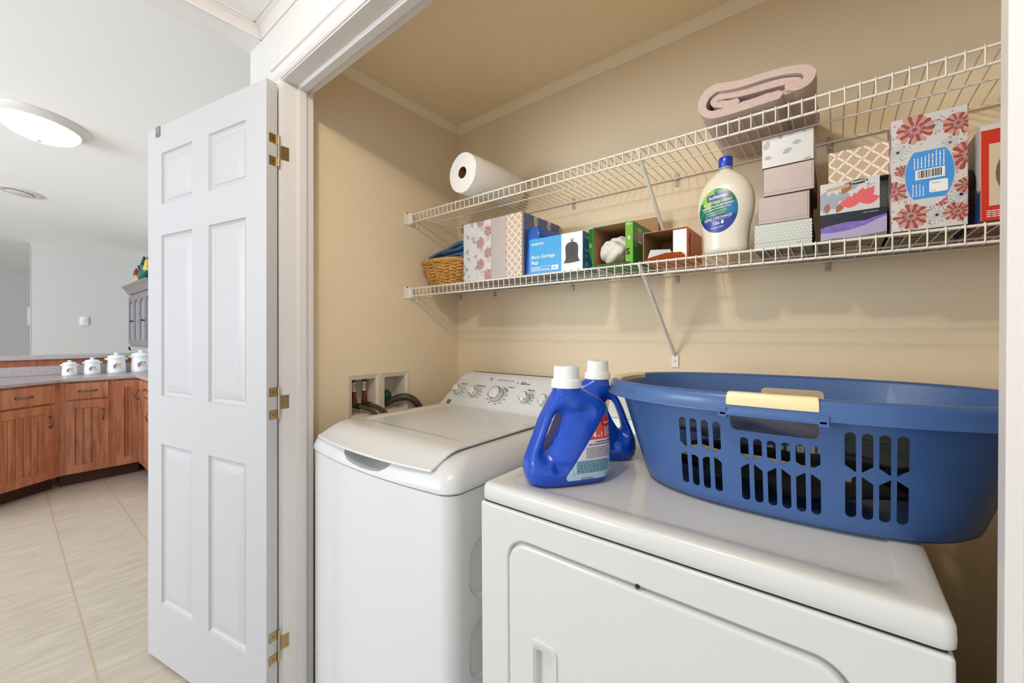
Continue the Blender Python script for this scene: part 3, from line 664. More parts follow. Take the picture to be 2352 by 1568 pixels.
        mb.lines(fr, .060, .078, .090, 5, .004, .0012, pi_['taupe']); mb.stroke(fr, circ(.062, .077, .003, n=10), .0006, pi_['blk'], True); mb.h -= .0007
    mb.clip = None
def carton(name, label, x0, x1, y0, y1, z0, z1, base, kind, bottom='teal', side=None, skind=None, group=None, cat='tissue box', rz=0, top=None, parent=None, pos=None):
    """closed carton; front towards -Y"""
    W_, D_, H_ = x1 - x0, y1 - y0, z1 - z0; mb = MB(); s = side or base
    mb.box((0, 0, 0), (W_, D_, H_), [pi_[bottom], pi_[top or base], pi_[base], pi_[s], pi_[base], pi_[s]])
    if kind: decor(mb, Frame((0, 0, 0), (1, 0, 0), (0, 0, 1)), W_, H_, kind)
    if skind:
        decor(mb, Frame((W_, 0, 0), (0, 1, 0), (0, 0, 1)), D_, H_, skind)
        f2 = Frame((0, D_, 0), (0, -1, 0), (0, 0, 1)); decor(mb, f2, D_, H_, skind)
    fb_ = Frame((0, D_, 0), (1, 0, 0), (0, -1, 0)); mb.h = .0006   # underside print
    if bottom in ('teal', 'taupe') and not parent: mb.lay(fb_, circ(W_ * .5, D_ * .35, W_ * .36, D_ * .3, 20), pi_['tan']); mb.h = .0009; mb.lines(fb_, W_ * .25, W_ * .75, D_ * .45, 4, D_ * .06, .003, pi_['blk'])
    o = mb.obj(name, PL, parent, bevel=.0012, seg=1, recalc=False); o.location = pos or (x0, y0, z0); o.rotation_euler = (0, 0, rz)
    if label: tag(o, label, cat, group)
    return o
G = 'tissue boxes on the lower wire shelf'
# shrink-wrapped twelve-pack at the left
tp = thing('tissue_multipack', 'shrink-wrapped block of upright patterned tissue boxes beside wicker basket', 'tissue pack', (-1.183, 1.170, Z1 + .0005))
bw, bd, bh = .0745, .089, .2325
for i, (base, kind) in enumerate((('leafw', 'leaf'), ('leafw', 'bloom'), ('mauve', None), ('tan', 'lattice'))):
    for jx in range(3):
        mb = MB(); mb.box((0, 0, 0), (bw - .0006, bd, bh), [pi_['taupe'], pi_[base], pi_[base], pi_[base], pi_[base], pi_[base]])
        if jx == 0 and kind: decor(mb, Frame((0, 0, 0), (1, 0, 0), (0, 0, 1)), bw - .0006, bh, kind)
        if i == 3:
            fs = Frame((bw - .0006, 0, 0), (0, 1, 0), (0, 0, 1)); mb.clip = (0, 0, bd, bh); lattice(mb, fs, 0, 0, bd, bh); mb.h += .0003
            mb.lay(fs, [(.014, 0), (.010, bh), (.074, bh), (.068, 0)], pi_['ink']); mb.h += .0002
            for q in range(3): mb.lines(fs, .12, .21, .048 + q * .006, 1, .003, .0022, pi_['silver'], .4, True)
            mb.stroke(fs, [(.030, 0), (.036, bh)], .0008, pi_['silver']); mb.clip = None
        o = mb.obj('tissue_box', PL, tp, bevel=.0012, seg=1, recalc=False); o.location = (i * bw, jx * (bd + .0008), 0)
mb = MB(); mb.box((-.0022, -.0022, -.0003), (4 * bw + .0018, 3 * bd + .004, bh + .0022)); fs = Frame((0, -.0022, 0), (1, 0, 0), (0, 0, 1))
mb.obj('shrink_wrap', mat('clear_film', (240, 240, 240), .12, alpha=.10, bump=.5, bscale=14), tp, bevel=.003, seg=2)

carton('tissue_box', 'pale green dotted tissue box at the bottom of the four-box stack', -.161, -.042, 1.195, 1.40, Z1 + .0005, 1.517, 'pale', 'dots', 'teal', 'navy', group=G)
carton('tissue_box', 'mauve metallic tissue box resting on the pale dotted box', -.153, -.047, 1.198, 1.40, 1.5178, 1.585, 'mauve', 'flap', 'taupe', 'card', group=G)
carton('tissue_box', 'mauve metallic tissue box second from the top of the stack', -.141, -.038, 1.195, 1.40, 1.5858, 1.655, 'mauve', 'flap', 'taupe', 'card', group=G)
carton('tissue_box', 'white tissue box with grey leaves topping the tall stack', -.144, -.039, 1.193, 1.40, 1.6558, 1.730, 'leafw', 'leaf', 'taupe', group=G)
carton('tissue_box', 'navy and purple dusk landscape tissue box on the wire deck', -.026, .087, 1.180, 1.40, Z1 + .0005, 1.515, 'navy', 'dusk', 'taupe', 'navy', group=G)
carton('tissue_box', 'tissue box painted with a coral magnolia above the navy box', -.027, .076, 1.186, 1.40, 1.5158, 1.587, 'leafw', 'magnolia', 'taupe', 'navy', group=G)
carton('tissue_box', 'tan tissue box with white quatrefoil lattice above magnolia box', -.012, .092, 1.200, 1.41, 1.5878, 1.661, 'tan', 'lattice', 'taupe', group=G)
carton('tissue_box', 'dark navy tissue box hidden behind the big floral box', .092, .190, 1.245, 1.43, Z1 + .0005, 1.5165, 'navy', None, 'taupe', group=G)
carton('tissue_box', 'pale blue dotted tissue box peeking out left of floral box', .0795, .185, 1.240, 1.43, 1.5172, 1.592, 'pale', 'dots', 'teal', group=G)
carton('tissue_box', 'large upright floral tissue box with a blue barcode oval', .092, .201, 1.160, 1.233, Z1 + .0005, 1.686, 'leafw', 'bigbloom', 'taupe', skind='bloom', group=G)

# garbage bag carton
gb = MB(); W_, D_, H_ = .213, .10, .124
GM = [PM['cyan'], PM['wht'], mat('bag_picture_black', (62, 56, 56), .5), PM['ink'], mat('bag_picture_fold', (36, 32, 33), .5), mat('steel_blue_carton', (40, 120, 176), .4)]
gb.box((0, 0, 0), (W_, D_, H_), [5, 1, 0, 5, 0, 5]); fr = Frame((0, 0, 0), (1, 0, 0), (0, 0, 1))
gb.lay(fr, [(.133, 0), (W_, 0), (W_, H_), (.133, H_)], 1); gb.h = .0006
gb.text(fr, 'simplicité', .010, .101, .0135, 1, .012); gb.text(fr, 'Black Garbage', .009, .054, .0170, 1, .008); gb.text(fr, 'Bags', .009, .035, .0170, 1, .008)
gb.stroke(fr, [(.009, .010), (.120, .010), (.120, .024), (.009, .024)], .0009, 1, True); gb.lay(fr, [(.094, .0095), (.120, .0095), (.120, .0245), (.094, .0245)], 1); gb.lines(fr, .012, .048, .019, 1, .01, .003, 1); gb.lines(fr, .012, .09, .013, 1, .01, .0028, 1); gb.h = .0008; gb.lines(fr, .098, .116, .015, 1, .01, .003, 3); gb.h = .0006
bag = [(.139, .026), (.145, .030), (.150, .040), (.149, .062), (.148, .076), (.151, .085), (.158, .091), (.166, .093), (.172, .093), (.168, .100), (.167, .104), (.171, .103), (.174, .096), (.177, .104), (.181, .105), (.178, .098), (.176, .093), (.184, .092), (.192, .087), (.197, .078), (.197, .062), (.196, .044), (.200, .032), (.206, .028), (.198, .027), (.180, .025), (.160, .024)]
gb.lay(fr, bag, 2); gb.h = .0008
gb.lay(fr, [(.171, .092), (.176, .092), (.177, .060), (.175, .046), (.172, .060)], 4)
for a in range(9): x = .155 + a * .0045; gb.stroke(fr, [(x, .036 + (a % 3) * .003), (x + .002, .055), (x - .001 + (a - 4) * -.001, .075)], .0007, 4)
fs = Frame((W_, 0, 0), (0, 1, 0), (0, 0, 1)); gb.text(fs, 'simplicité', .012, .104, .011, 1); gb.text(fs, 'Black', .014, .060, .012, 1); gb.text(fs, 'Sacs', .014, .042, .012, 1); gb.lines(fs, .014, .04, .022, 3, .006, .002, 1)
o = gb.obj('garbage_bag_box', GM, None, bevel=.001, seg=1, recalc=False); o.location = (-.852, 1.170, Z1 + .0005)
tag(o, 'bright blue and white carton of black garbage bags', 'box')
# blue plastic packet behind it
mb = MB(); rings = []
for k in range(9):
    t = k / 8; z = t * .175; up_ = 1 if z > .128 else 0; w_ = (.0145 + .017 * up_) * (1 - .3 * (t > .97)) ; d_ = .115 * (1 - .10 * t)
    rings.append([(cx_ + .015 * up_, y_, z) for cx_, y_ in rrect(-w_, -d_, w_, d_, min(w_, .02) * .7, 4)])
mb.loft(rings); fsl = Frame((.0472, -.09, .0), (0, 1, 0), (0, 0, 1)); mb.h = .0008
mb.lay(fsl, rrect(.07, .085, .15, .150, .012), 1); mb.h = .0012; mb.lines(fsl, .08, .14, .125, 2, .012, .005, 2); mb.text(Frame((-.02, -.1045, .02), (1, 0, 0), (0, 0, 1)), 'Finish', .02, .03, .018, 1, 0, pi / 2) if False else None
o = mb.obj('blue_packet', [mat('blue_film', (14, 82, 176), .22, bump=.6, bscale=30), M['white'], M['black']], None, smooth=60, recalc=False); o.location = (-.8685, 1.298, Z1 + .001)
tag(o, 'glossy blue plastic packet squeezed behind the garbage bag carton', 'packet')
o2 = MB(); o2.loft([[(x, y, z) for x, y in rrect(-.022 + k, -.012, .020 - k, .012, .008, 3)] for z, k in ((0, .004), (.01, 0), (.10, 0), (.165, .006), (.180, .012))]); q = o2.obj('blue_packet_front', MATS['blue_film'], None, smooth=60)
bpy.data.objects.remove(q)

def open_carton(name, label, loc, W_, D_, H_, out, inn, edge, flaps, cat='box'):
    t = thing(name, label, cat, loc); th = .0015; mb = MB()
    mb.box((0, 0, 0), (th, D_, H_), 0); mb.box((W_ - th, 0, 0), (W_, D_, H_), 0); mb.box((th, 0, 0), (W_ - th, D_, th), 0); mb.box((th, 0, H_ - th), (W_ - th, D_, H_), 0); mb.box((th, D_ - th, th), (W_ - th, D_, H_ - th), 0)
    for a, b_ in (((th, .001, th), (th + .0006, D_ - th, H_ - th)), ((W_ - th - .0006, .001, th), (W_ - th, D_ - th, H_ - th)), ((th, .001, H_ - th - .0006), (W_ - th, D_ - th, H_ - th)), ((th, .001, th), (W_ - th, D_ - th, th + .0006)), ((th, D_ - th - .0006, th), (W_ - th, D_ - th, H_ - th))): mb.box(a, b_, 1)
    return t, mb
lime = mat('lime_carton', (120, 190, 60), .4); grn = mat('green_carton', (28, 150, 52), .4); org = mat('orange_carton', (226, 108, 34), .4)
t, mb = open_carton('green_open_box', 'open green carton with white cloths bulging out', (-.598, 1.160, Z1 + .0005), .131, .165, .124, None, None, None, None)
fs = Frame((.131, 0, 0), (0, 1, 0), (0, 0, 1)); mb.h = .0005; mb.lay(fs, [(.035, .065), (.070, .065), (.070, .108), (.035, .108)], 3); mb.h = .0008
for k in range(12): mb.stroke(fs, [(.038 + k * .0025, .072), (.038 + k * .0025, .104)], .0010, 4)
for k in range(3): mb.lines(fs, .05, .11, .010 + k * .006, 1, .003, .0016, 3, .4, True)
mb.obj('carton', [grn, PM['card'], lime, PM['wht'], PM['rust']], t, recalc=False)
mb = MB(); mb.poly([(.131, 0, .002), (.131, 0, .122), (.112, -.010, .124), (.112, -.010, .004)], 0); mb.poly([(.1305, .001, .002), (.1305, .001, .122), (.1115, -.009, .124), (.1115, -.009, .004)], 0)
ff = Frame((.112, -.010, 0), (.019, .010, 0), (0, 0, 1)); mb.text(ff, '40+', .002, .112, .010, 1, 0); mb.text(ff, 's', .006, .070, .022, 1, .02); mb.text(ff, 'S', .001, .025, .026, 2, .03)
mb.obj('side_flap', [lime, PM['wht'], PM['blk']], t, recalc=False)
mb = MB(); mb.poly([(.004, -.001, .003), (.127, -.001, .003), (.112, -.026, .002), (.012, -.026, .002)]); mb.poly([(.004, 0, .0015), (.127, 0, .0015), (.112, -.025, .0005), (.012, -.025, .0005)]); mb.obj('bottom_flap', lime, t)
mb = MB(); mb.poly([(.0, 0, .002), (.0, 0, .12), (-.006, -.014, .116), (-.006, -.014, .05)]); mb.text(Frame((-.006, -.0145, 0), (.4, 1, 0), (0, 0, 1)), 'K', .001, .06, .02, 1, .01); mb.obj('left_flap', [grn, PM['wht']], t, recalc=False)
def lump(mb, c, r, seed, amp=.25, n=20, m=20, flat=None, freq=2.5, mi=0):
    rnd = random.Random(seed); ph = [(rnd.uniform(0, 6), rnd.uniform(0, 6), rnd.uniform(.6, 1.4)) for _ in range(5)]; rings = []
    for i in range(n + 1):
        u = pi * max(.01, min(.99, i / n)); ring = []
        for k in range(m):
            a = 2 * pi * k / m; x, y, z = sin(u) * cos(a), sin(u) * sin(a), cos(u)
            s_ = 1 + sum(amp / (q + 1) * sin(freq * (q + 1) * (x * ph[q][2] + y) + ph[q][0]) * cos(freq * (q + 1) * (z + y * .5) + ph[q][1]) for q in range(4))
            X, Y, Z = c[0] + x * r[0] * s_, c[1] + y * r[1] * s_, c[2] + z * r[2] * s_
            if flat is not None: Z = max(Z, flat)
            ring.append((X, Y, Z))
        rings.append(ring)
    mb.loft(rings, mi); return mb
mb = MB(); lump(mb, (.060, .066, .054), (.054, .064, .042), 9, .22, 30, 30, .006)
ruf = mat('white_cloth', (234, 228, 218), .9, bump=.9, bscale=260, sheen=.3)
o = mb.obj('cleaning_cloths', ruf, None, smooth=180, sub=1); o.location = (-.598, 1.150, Z1); tag(o, 'quilted white cleaning cloths spilling from the green carton', 'cloths')

t, mb = open_carton('orange_open_box', 'open orange duster carton with its empty dark inside showing', (-.438, 1.165, Z1 + .0005), .122, .16, .083, None, None, None, None)
fs = Frame((.122, 0, 0), (0, 1, 0), (0, 0, 1)); mb.text(fs, 'Swiffer', .034, .008, .024, 3, .02, pi / 2); mb.lines(fs, .01, .07, .05, 1, .003, .0016, 4, .4); 
mb.obj('carton', [org, PM['card'], org, PM['blk'], PM['tan']], t, recalc=False)
mb = MB(); mb.box((.085, -.001, .002), (.1205, .0005, .078)); mb.obj('inner_flap', PM['wht'], t)
mb = MB(); mb.poly([(.004, -.001, .004), (.118, -.001, .004), (.112, -.018, .012), (.070, -.018, .014), (.012, -.018, .003)]); mb.poly([(.004, 0, .002), (.118, 0, .002), (.112, -.017, .010), (.070, -.017, .012), (.012, -.017, .001)])
mb.obj('bottom_flap', org, t)
mb = MB(); top = [(.02 + k * .0035, .030 + (.003 if k % 2 else 0) - k * .0003) for k in range(17)]
mb.loft([[(x, .002 + y, z) for x, z in [(.012, .008)] + top + [(.085, .008)]] for y in (0, .03)]); o = mb.obj('duster_sachet', mat('grey_film', (196, 196, 198), .3), None); o.location = (-.438, 1.165, Z1 + .0005); tag(o, 'grey-white crimped sachet lying in the orange carton mouth', 'sachet')
mb = MB(); mb.box((-.600, 1.385, Z1 + .0005), (-.468, 1.425, 1.640)); tag(mb.obj('cardboard_box', PM['card'], None, bevel=.001), 'plain tan cardboard box standing behind the green carton', 'box')

# red boxed sandwich of printed board
mb = MB(); RM = [mat('red_carton', (206, 56, 40), .25), PM['leafw'], mat('beige_photo', (214, 194, 166), .4), PM['ink'], PM['blk'], PM['wht'], mat('brown_rim', (120, 92, 70), .4), mat('wine_base', (120, 44, 36), .5), mat('grey_photo', (90, 88, 92), .4)]
W_, D_, H_ = .215, .225, .180; mb.box((0, 0, 0), (W_, D_, H_), [7, 1, 0, 0, 0, 1]); fr = Frame((0, 0, 0), (1, 0, 0), (0, 0, 1))
mb.lay(fr, [(.011, .028), (.19, .028), (.19, .1435), (.011, .1435)], 2); mb.h = .0005; mb.lay(fr, circ(.071, .087, .052, .060, 32), 6); mb.h = .0007; mb.lay(fr, circ(.073, .086, .0485, .056, 32), 2); mb.h = .0009; mb.lay(fr, circ(.070, .087, .046, .050, 32), 3); mb.h = .0005
mb.lines(fr, .008, .19, .018, 4, .0036, .0014, 5)
f2 = Frame((0, D_, 0), (0, -1, 0), (0, 0, 1)); mb.h = .0004; mb.lay(f2, [(0, 0), (D_, 0), (D_, .06), (D_ - .04, .05), (.02, .04)], 3); mb.h = .0006; mb.lay(f2, circ(.12, .08, .08, .045, 24), 4); mb.lay(f2, circ(.16, .055, .05, .02, 24), 8)
mb.h = .0004; mb.lay(fr, [(0, H_ - .010), (W_, H_ - .010), (W_, H_), (0, H_)], 1)
o = mb.obj('red_appliance_box', RM, None, bevel=.002, seg=2, recalc=False); o.location = (.2145, 1.150, Z1 + .0005); tag(o, 'red product box with blue oval picture at the shelf right end', 'box')

# hand soap refill bottle
sb = thing('soap_refill_bottle', 'large cream hand soap refill bottle with a blue cap', 'bottle', (-.228, 1.200, Z1 + .0005))
SP = [(0, .046, .026), (.004, .051, .030), (.012, .054, .033), (.04, .054, .034), (.075, .059, .036), (.105, .066, .037), (.130, .0685, .037), (.152, .067, .036), (.175, .060, .034), (.195, .048, .030), (.208, .036, .025), (.216, .024, .020), (.220, .017, .017), (.224, .0155, .0155)]
def soap_ab(z):
    for (z0, a0, b0), (z1, a1, b1) in zip(SP, SP[1:]):
        if z <= z1: t = (z - z0) / (z1 - z0); return a0 + (a1 - a0) * t, b0 + (b1 - b0) * t
    return SP[-1][1:]
def sup(a, b_, n, e): return [(a * math.copysign(abs(cos(t)) ** e, cos(t)), b_ * math.copysign(abs(sin(t)) ** e, sin(t))) for t in [2 * pi * i / n for i in range(n)]]
mb = MB(); prev = []
for k in range(34):
    z = .224 * k / 33; a, b_ = soap_ab(z); prev.append([(x, y, z) for x, y in sup(a, b_, 40, .86)])
a, b_ = SP[0][1:]; prev[0] = [(x, y, 0) for x, y in sup(a, b_, 40, .86)]
mb.loft(prev); mb.obj('bottle_body', mat('cream_soap_plastic', (232, 224, 204), .22, coat=.3, sss=.08), sb, smooth=60)
mb = MB(); mb.lathe([(.0160, .2245), (.0165, .226), (.0165, .231), (.0148, .232)], seg=28); mb.obj('neck_ring', mat('clear_collar', (150, 150, 170), .2), sb)
mb = MB(); mb.lathe([(.0165, .2322), (.0172, .234), (.0172, .252), (.0166, .256), (.0150, .2575)], seg=36)
mb.obj('cap', mat('blue_cap', (18, 58, 190), .22, coat=.4), sb)
def soapfn(a, b_, h):
    A_, B_ = soap_ab(b_); k = min(.999, abs(a) / A_) ** (2 / .86); y = -B_ * (1 - k) ** (.86 / 2); return Vector((a, y - h, b_))
SF = Frame((0, 0, 0), (1, 0, 0), (0, 0, 1), soapfn)
mb = MB(); LMs = [mat('label_navy', (22, 52, 150), .3), mat('label_green', (22, 140, 110), .3), mat('label_lime', (150, 200, 70), .3), mat('label_teal', (10, 110, 160), .3), M['white'], mat('label_dkgreen', (14, 96, 76), .3)]
cx_, cz_, ra, rb = -.012, .112, .047, .058
def cells(colf, h):
    n = 24
    for i in range(n):
        for j in range(n):
            x0_, x1_ = cx_ - ra + 2 * ra * i / n, cx_ - ra + 2 * ra * (i + 1) / n; z0_, z1_ = cz_ - rb + 2 * rb * j / n, cz_ - rb + 2 * rb * (j + 1) / n
            c = colf((x0_ + x1_) / 2, (z0_ + z1_) / 2)
            pts = clip(circ(cx_, cz_, ra, rb, 60), x0_, z0_, x1_, z1_)
            if pts and c is not None: mb.lay(SF, pts, c, h)
def scol(x, z):
    u, v = (x - cx_) / ra, (z - cz_) / rb
    if v < -.28 + .10 * u * u * 0 + .04 * u: return 0
    d = u + .6 * v
    if v > .45 and u < -.15: return 2
    if d < -.55: return 5 if (int((u * 3 - v * 2) * 2) % 2) else 1
    if u > .45: return 3 if v < .3 else 5
    return 2 if (u < -.3 and v > .1) else (1 if (int((u + v) * 4) % 2) else 5)
cells(scol, .0006)
TB = Frame((0, 0, 0), (1, 0, 0), (0, 0, 1), lambda a, b_, h: soapfn(cx_ + a * cos(.14) - b_ * sin(.14) * 0, cz_ + b_ + a * .12, h))
for q in range(12): mb.lay(TB, clip(rrect(-.026, .028, .026, .044, .003), -.026 + q * .052 / 12, 0, -.026 + (q + 1) * .052 / 12, .1), 0, .0012)
mb.text(TB, 'Softsoap', 0, .0312, .0130, 4, .02, 0, 'C', h=.0020)
for s_, y, sz in (('SOOTHING CLEAN', .0185, .0078), ('NETTOYAGE APAISANT', .0095, .0072), ('REFILL | RECHARGE', -.0225, .0078), ('10x', -.037, .0125)): mb.text(TB, s_, -.004 if s_ == '10x' else 0, y, sz, 4, .018, 0, 'C', h=.0014)
mb.lay(TB, circ(.0115, -.0335, .0034, .0042, 14), 4, .0014); mb.lay(TB, [(.0105, -.031), (.0125, -.031), (.0120, -.0262), (.0110, -.0262)], 4, .0014)
mb.h = .0014; mb.lines(TB, -.034, .034, .0035, 1, .01, .0018, 4); mb.lines(TB, -.028, .030, -.004, 1, .01, .0013, 4); mb.lines(TB, -.022, .022, -.010, 1, .01, .0013, 4); mb.lines(TB, -.016, .016, -.0455, 1, .01, .0018, 4); mb.stroke(TB, [(-.032, -.0255), (-.010, -.0255), (.012, -.0255), (.030, -.0255)], .0005, 4)
mb.obj('label', LMs, sb, recalc=False, smooth=180)

# wicker basket with blue cloths
wb = thing('wicker_basket', 'small golden wicker basket at the shelf left end', 'basket', (-1.345, 1.298, Z1 + .0005))
wk = mat('wicker', (206, 150, 78), .45, var=.28, vscale=60, stretch=(1, 1, 4)); mb = MB()
rows = 15; H_ = .098
def wb_r(t): return .093 + (.150 - .093) * t ** .75, .118 + (.146 - .118) * t ** .75
for k in range(rows):
    t = (k + .5) / rows; a, b_ = wb_r(t); z = .004 + H_ * t; P = []
    for i in range(96):
        th = 2 * pi * i / 96; w_ = 1 + .028 * sin(12 * th + (pi if k % 2 else 0)); e = .8
        x, y = a * math.copysign(abs(cos(th)) ** e, cos(th)) * w_, b_ * math.copysign(abs(sin(th)) ** e, sin(th)) * w_
        P.append((x, y, z + .0022 * sin(12 * th + 1.5)))
    P.append(P[0]); mb.tube(P, .0037, 6, caps=False)
mb.obj('woven_side', wk, wb, smooth=80)
mb = MB()
for i in range(24):
    th = 2 * pi * (i + .5) / 24; P = []
    for k in range(6): t = k / 5; a, b_ = wb_r(t); e = .8; P.append((a * math.copysign(abs(cos(th)) ** e, cos(th)), b_ * math.copysign(abs(sin(th)) ** e, sin(th)), .003 + H_ * t))
    mb.tube(P, .0026, 6)
mb.loft([[(x, y, z) for x, y in sup(.092, .116, 32, .8)] for z in (.001, .006)]); mb.obj('stakes', wk, wb, smooth=80)
mb = MB()
for s_ in range(4):
    P = []
    for i in range(121):
        th = 2 * pi * i / 120; e = .8; q = 22 * th + s_ * pi / 2; a, b_ = .151 + .0055 * cos(q), .147 + .0055 * cos(q)
        P.append((a * math.copysign(abs(cos(th)) ** e, cos(th)), b_ * math.copysign(abs(sin(th)) ** e, sin(th)), H_ + .006 + .0065 * sin(q)))
    mb.tube(P, .0042, 6, caps=False)
mb.obj('braided_rim', wk, wb, smooth=80)

def ribbon(mb, path, th, y0, y1, nseg=10, amp=.002, seed=1, m=0, taper=.5):
    """thick folded cloth: 2D path (x,z) with thickness th, extruded along y"""
    P = []
    for k in range(len(path) - 1):
        for t in range(5): P.append(Vector(path[k]).lerp(Vector(path[k + 1]), t / 5))
    P.append(Vector(path[-1]))
    for _ in range(3): P = [P[0]] + [(P[q - 1] + P[q] * 2 + P[q + 1]) / 4 for q in range(1, len(P) - 1)] + [P[-1]]
    L, R_ = [], []
    for i, p in enumerate(P):
        t = (P[min(i + 1, len(P) - 1)] - P[max(i - 1, 0)]).normalized(); n = Vector((-t.y, t.x)); L.append(p + n * th / 2); R_.append(p - n * th / 2)
    ring = L + [P[-1] + (P[-1] - P[-2]).normalized() * th * .35] + R_[::-1] + [P[0] - (P[1] - P[0]).normalized() * th * .35]
    cxm = sum(p.x for p in ring) / len(ring); czm = sum(p.y for p in ring) / len(ring); rnd = random.Random(seed); ph = rnd.uniform(0, 6); rings = []
    for j in range(nseg + 1):
        t = j / nseg; y = y0 + (y1 - y0) * t; rr = []
        for i, p in enumerate(ring):
            k = (i / len(ring)) * 6.28
            rr.append((p.x + amp * sin(9 * t + k * 3 + ph), y + amp * 1.5 * sin(k * 4 + ph), p.y + amp * cos(7 * t + k * 2 + ph)))
        rings.append(rr)
    mb.loft(rings, m); return mb
teal = mat('teal_cloth', (10, 92, 146), .9, bump=.7, bscale=500, sheen=.4)
for i, (pth, lab) in enumerate(((((-.115, .088), (-.05, .100), (.02, .104), (.09, .106), (.13, .116), (.135, .128), (.09, .126), (.02, .122), (-.05, .116), (-.10, .098)), 'teal folded cloth lying lowest in the wicker basket'),
                                (((-.09, .128), (-.03, .144), (.03, .150), (.09, .172), (.12, .176), (.135, .160), (.10, .146), (.05, .146), (.0, .142)), 'teal folded cloth heaped on top in the wicker basket'))):
    mb = MB(); ribbon(mb, pth, .0125, -.095, .10, 8, .0018, i + 3); o = mb.obj('folded_cloth', teal, None, smooth=80); o.location = (-1.335, 1.285, Z1); tag(o, lab, 'cloth', 'cloths in the wicker basket')

# paper towel roll and pink towel on the upper shelf
pr = thing('paper_towel_roll', 'white paper towel roll lying on the upper shelf', 'paper towel', (-1.119, 1.100, Z2 + .0775), radians(-3))
mb = MB(); R0 = .0765; prof = [(.0225, -.285), (.0225, -.285), (R0 - .002, -.285), (R0, -.283), (R0, -.003), (R0 - .0015, 0), (.0225, 0), (.0222, -.001), (.0222, -.284), (.0225, -.285)]
ring_n = 48; rings = []
for r, h in prof: rings.append([(r * cos(2 * pi * k / ring_n) * (1 + (.012 * sin(2 * pi * k / ring_n * 5) if r > .05 else 0)), -h, r * sin(2 * pi * k / ring_n) * (1 + (.01 * sin(2 * pi * k / ring_n * 4 + 1) if r > .05 else 0))) for k in range(ring_n)])
mb.loft(rings, 0, False, False); mb.obj('paper', mat('paper_towel', (244, 240, 236), .9, bump=.9, bscale=130), pr, smooth=50)
mb = MB(); mb.lathe([(.0221, .001), (.0221, -.284), (.0208, -.284), (.0208, .001), (.0221, .001)], (0, 0, 0), 32, 0, 'Y', caps=False); mb.obj('cardboard_core', mat('core_card', (120, 78, 48), .9), pr)
pk = mat('pink_terry', (226, 198, 186), .95, bump=1.0, bscale=420, sheen=.6)
TP = [(-.100, 1.7945), (-.162, 1.7935), (-.215, 1.7935), (-.250, 1.797), (-.268, 1.812), (-.272, 1.832), (-.262, 1.853), (-.238, 1.864), (-.214, 1.858), (-.180, 1.852), (-.130, 1.852), (-.085, 1.848), (-.052, 1.838), (-.042, 1.822), (-.050, 1.806), (-.068, 1.800), (-.086, 1.807)]
T2 = [(-.190, 1.8165), (-.215, 1.818), (-.240, 1.8285), (-.244, 1.838), (-.225, 1.842), (-.185, 1.834), (-.140, 1.832), (-.100, 1.830), (-.074, 1.824), (-.066, 1.818)]
tw = thing('pink_towel', 'folded pale pink terry towel on the upper shelf', 'towel', (-.16, 1.14, Z2))
mb = MB(); ribbon(mb, [(x + .16, z - Z2 + .0035) for x, z in TP], .0200, -.012, .275, 12, .0016, 2); mb.obj('outer_fold', pk, tw, smooth=80)
mb = MB(); ribbon(mb, [(x + .16, z - Z2 + .0025) for x, z in T2], .0190, -.004, .268, 12, .0014, 5); mb.obj('inner_fold', pk, tw, smooth=80)
mb = MB(); ribbon(mb, [(-.020, .021), (.010, .021), (.034, .023), (.060, .020), (.085, .020)], .014, -.006, .268, 12, .001, 6); mb.obj('hem', pk, tw, smooth=80)

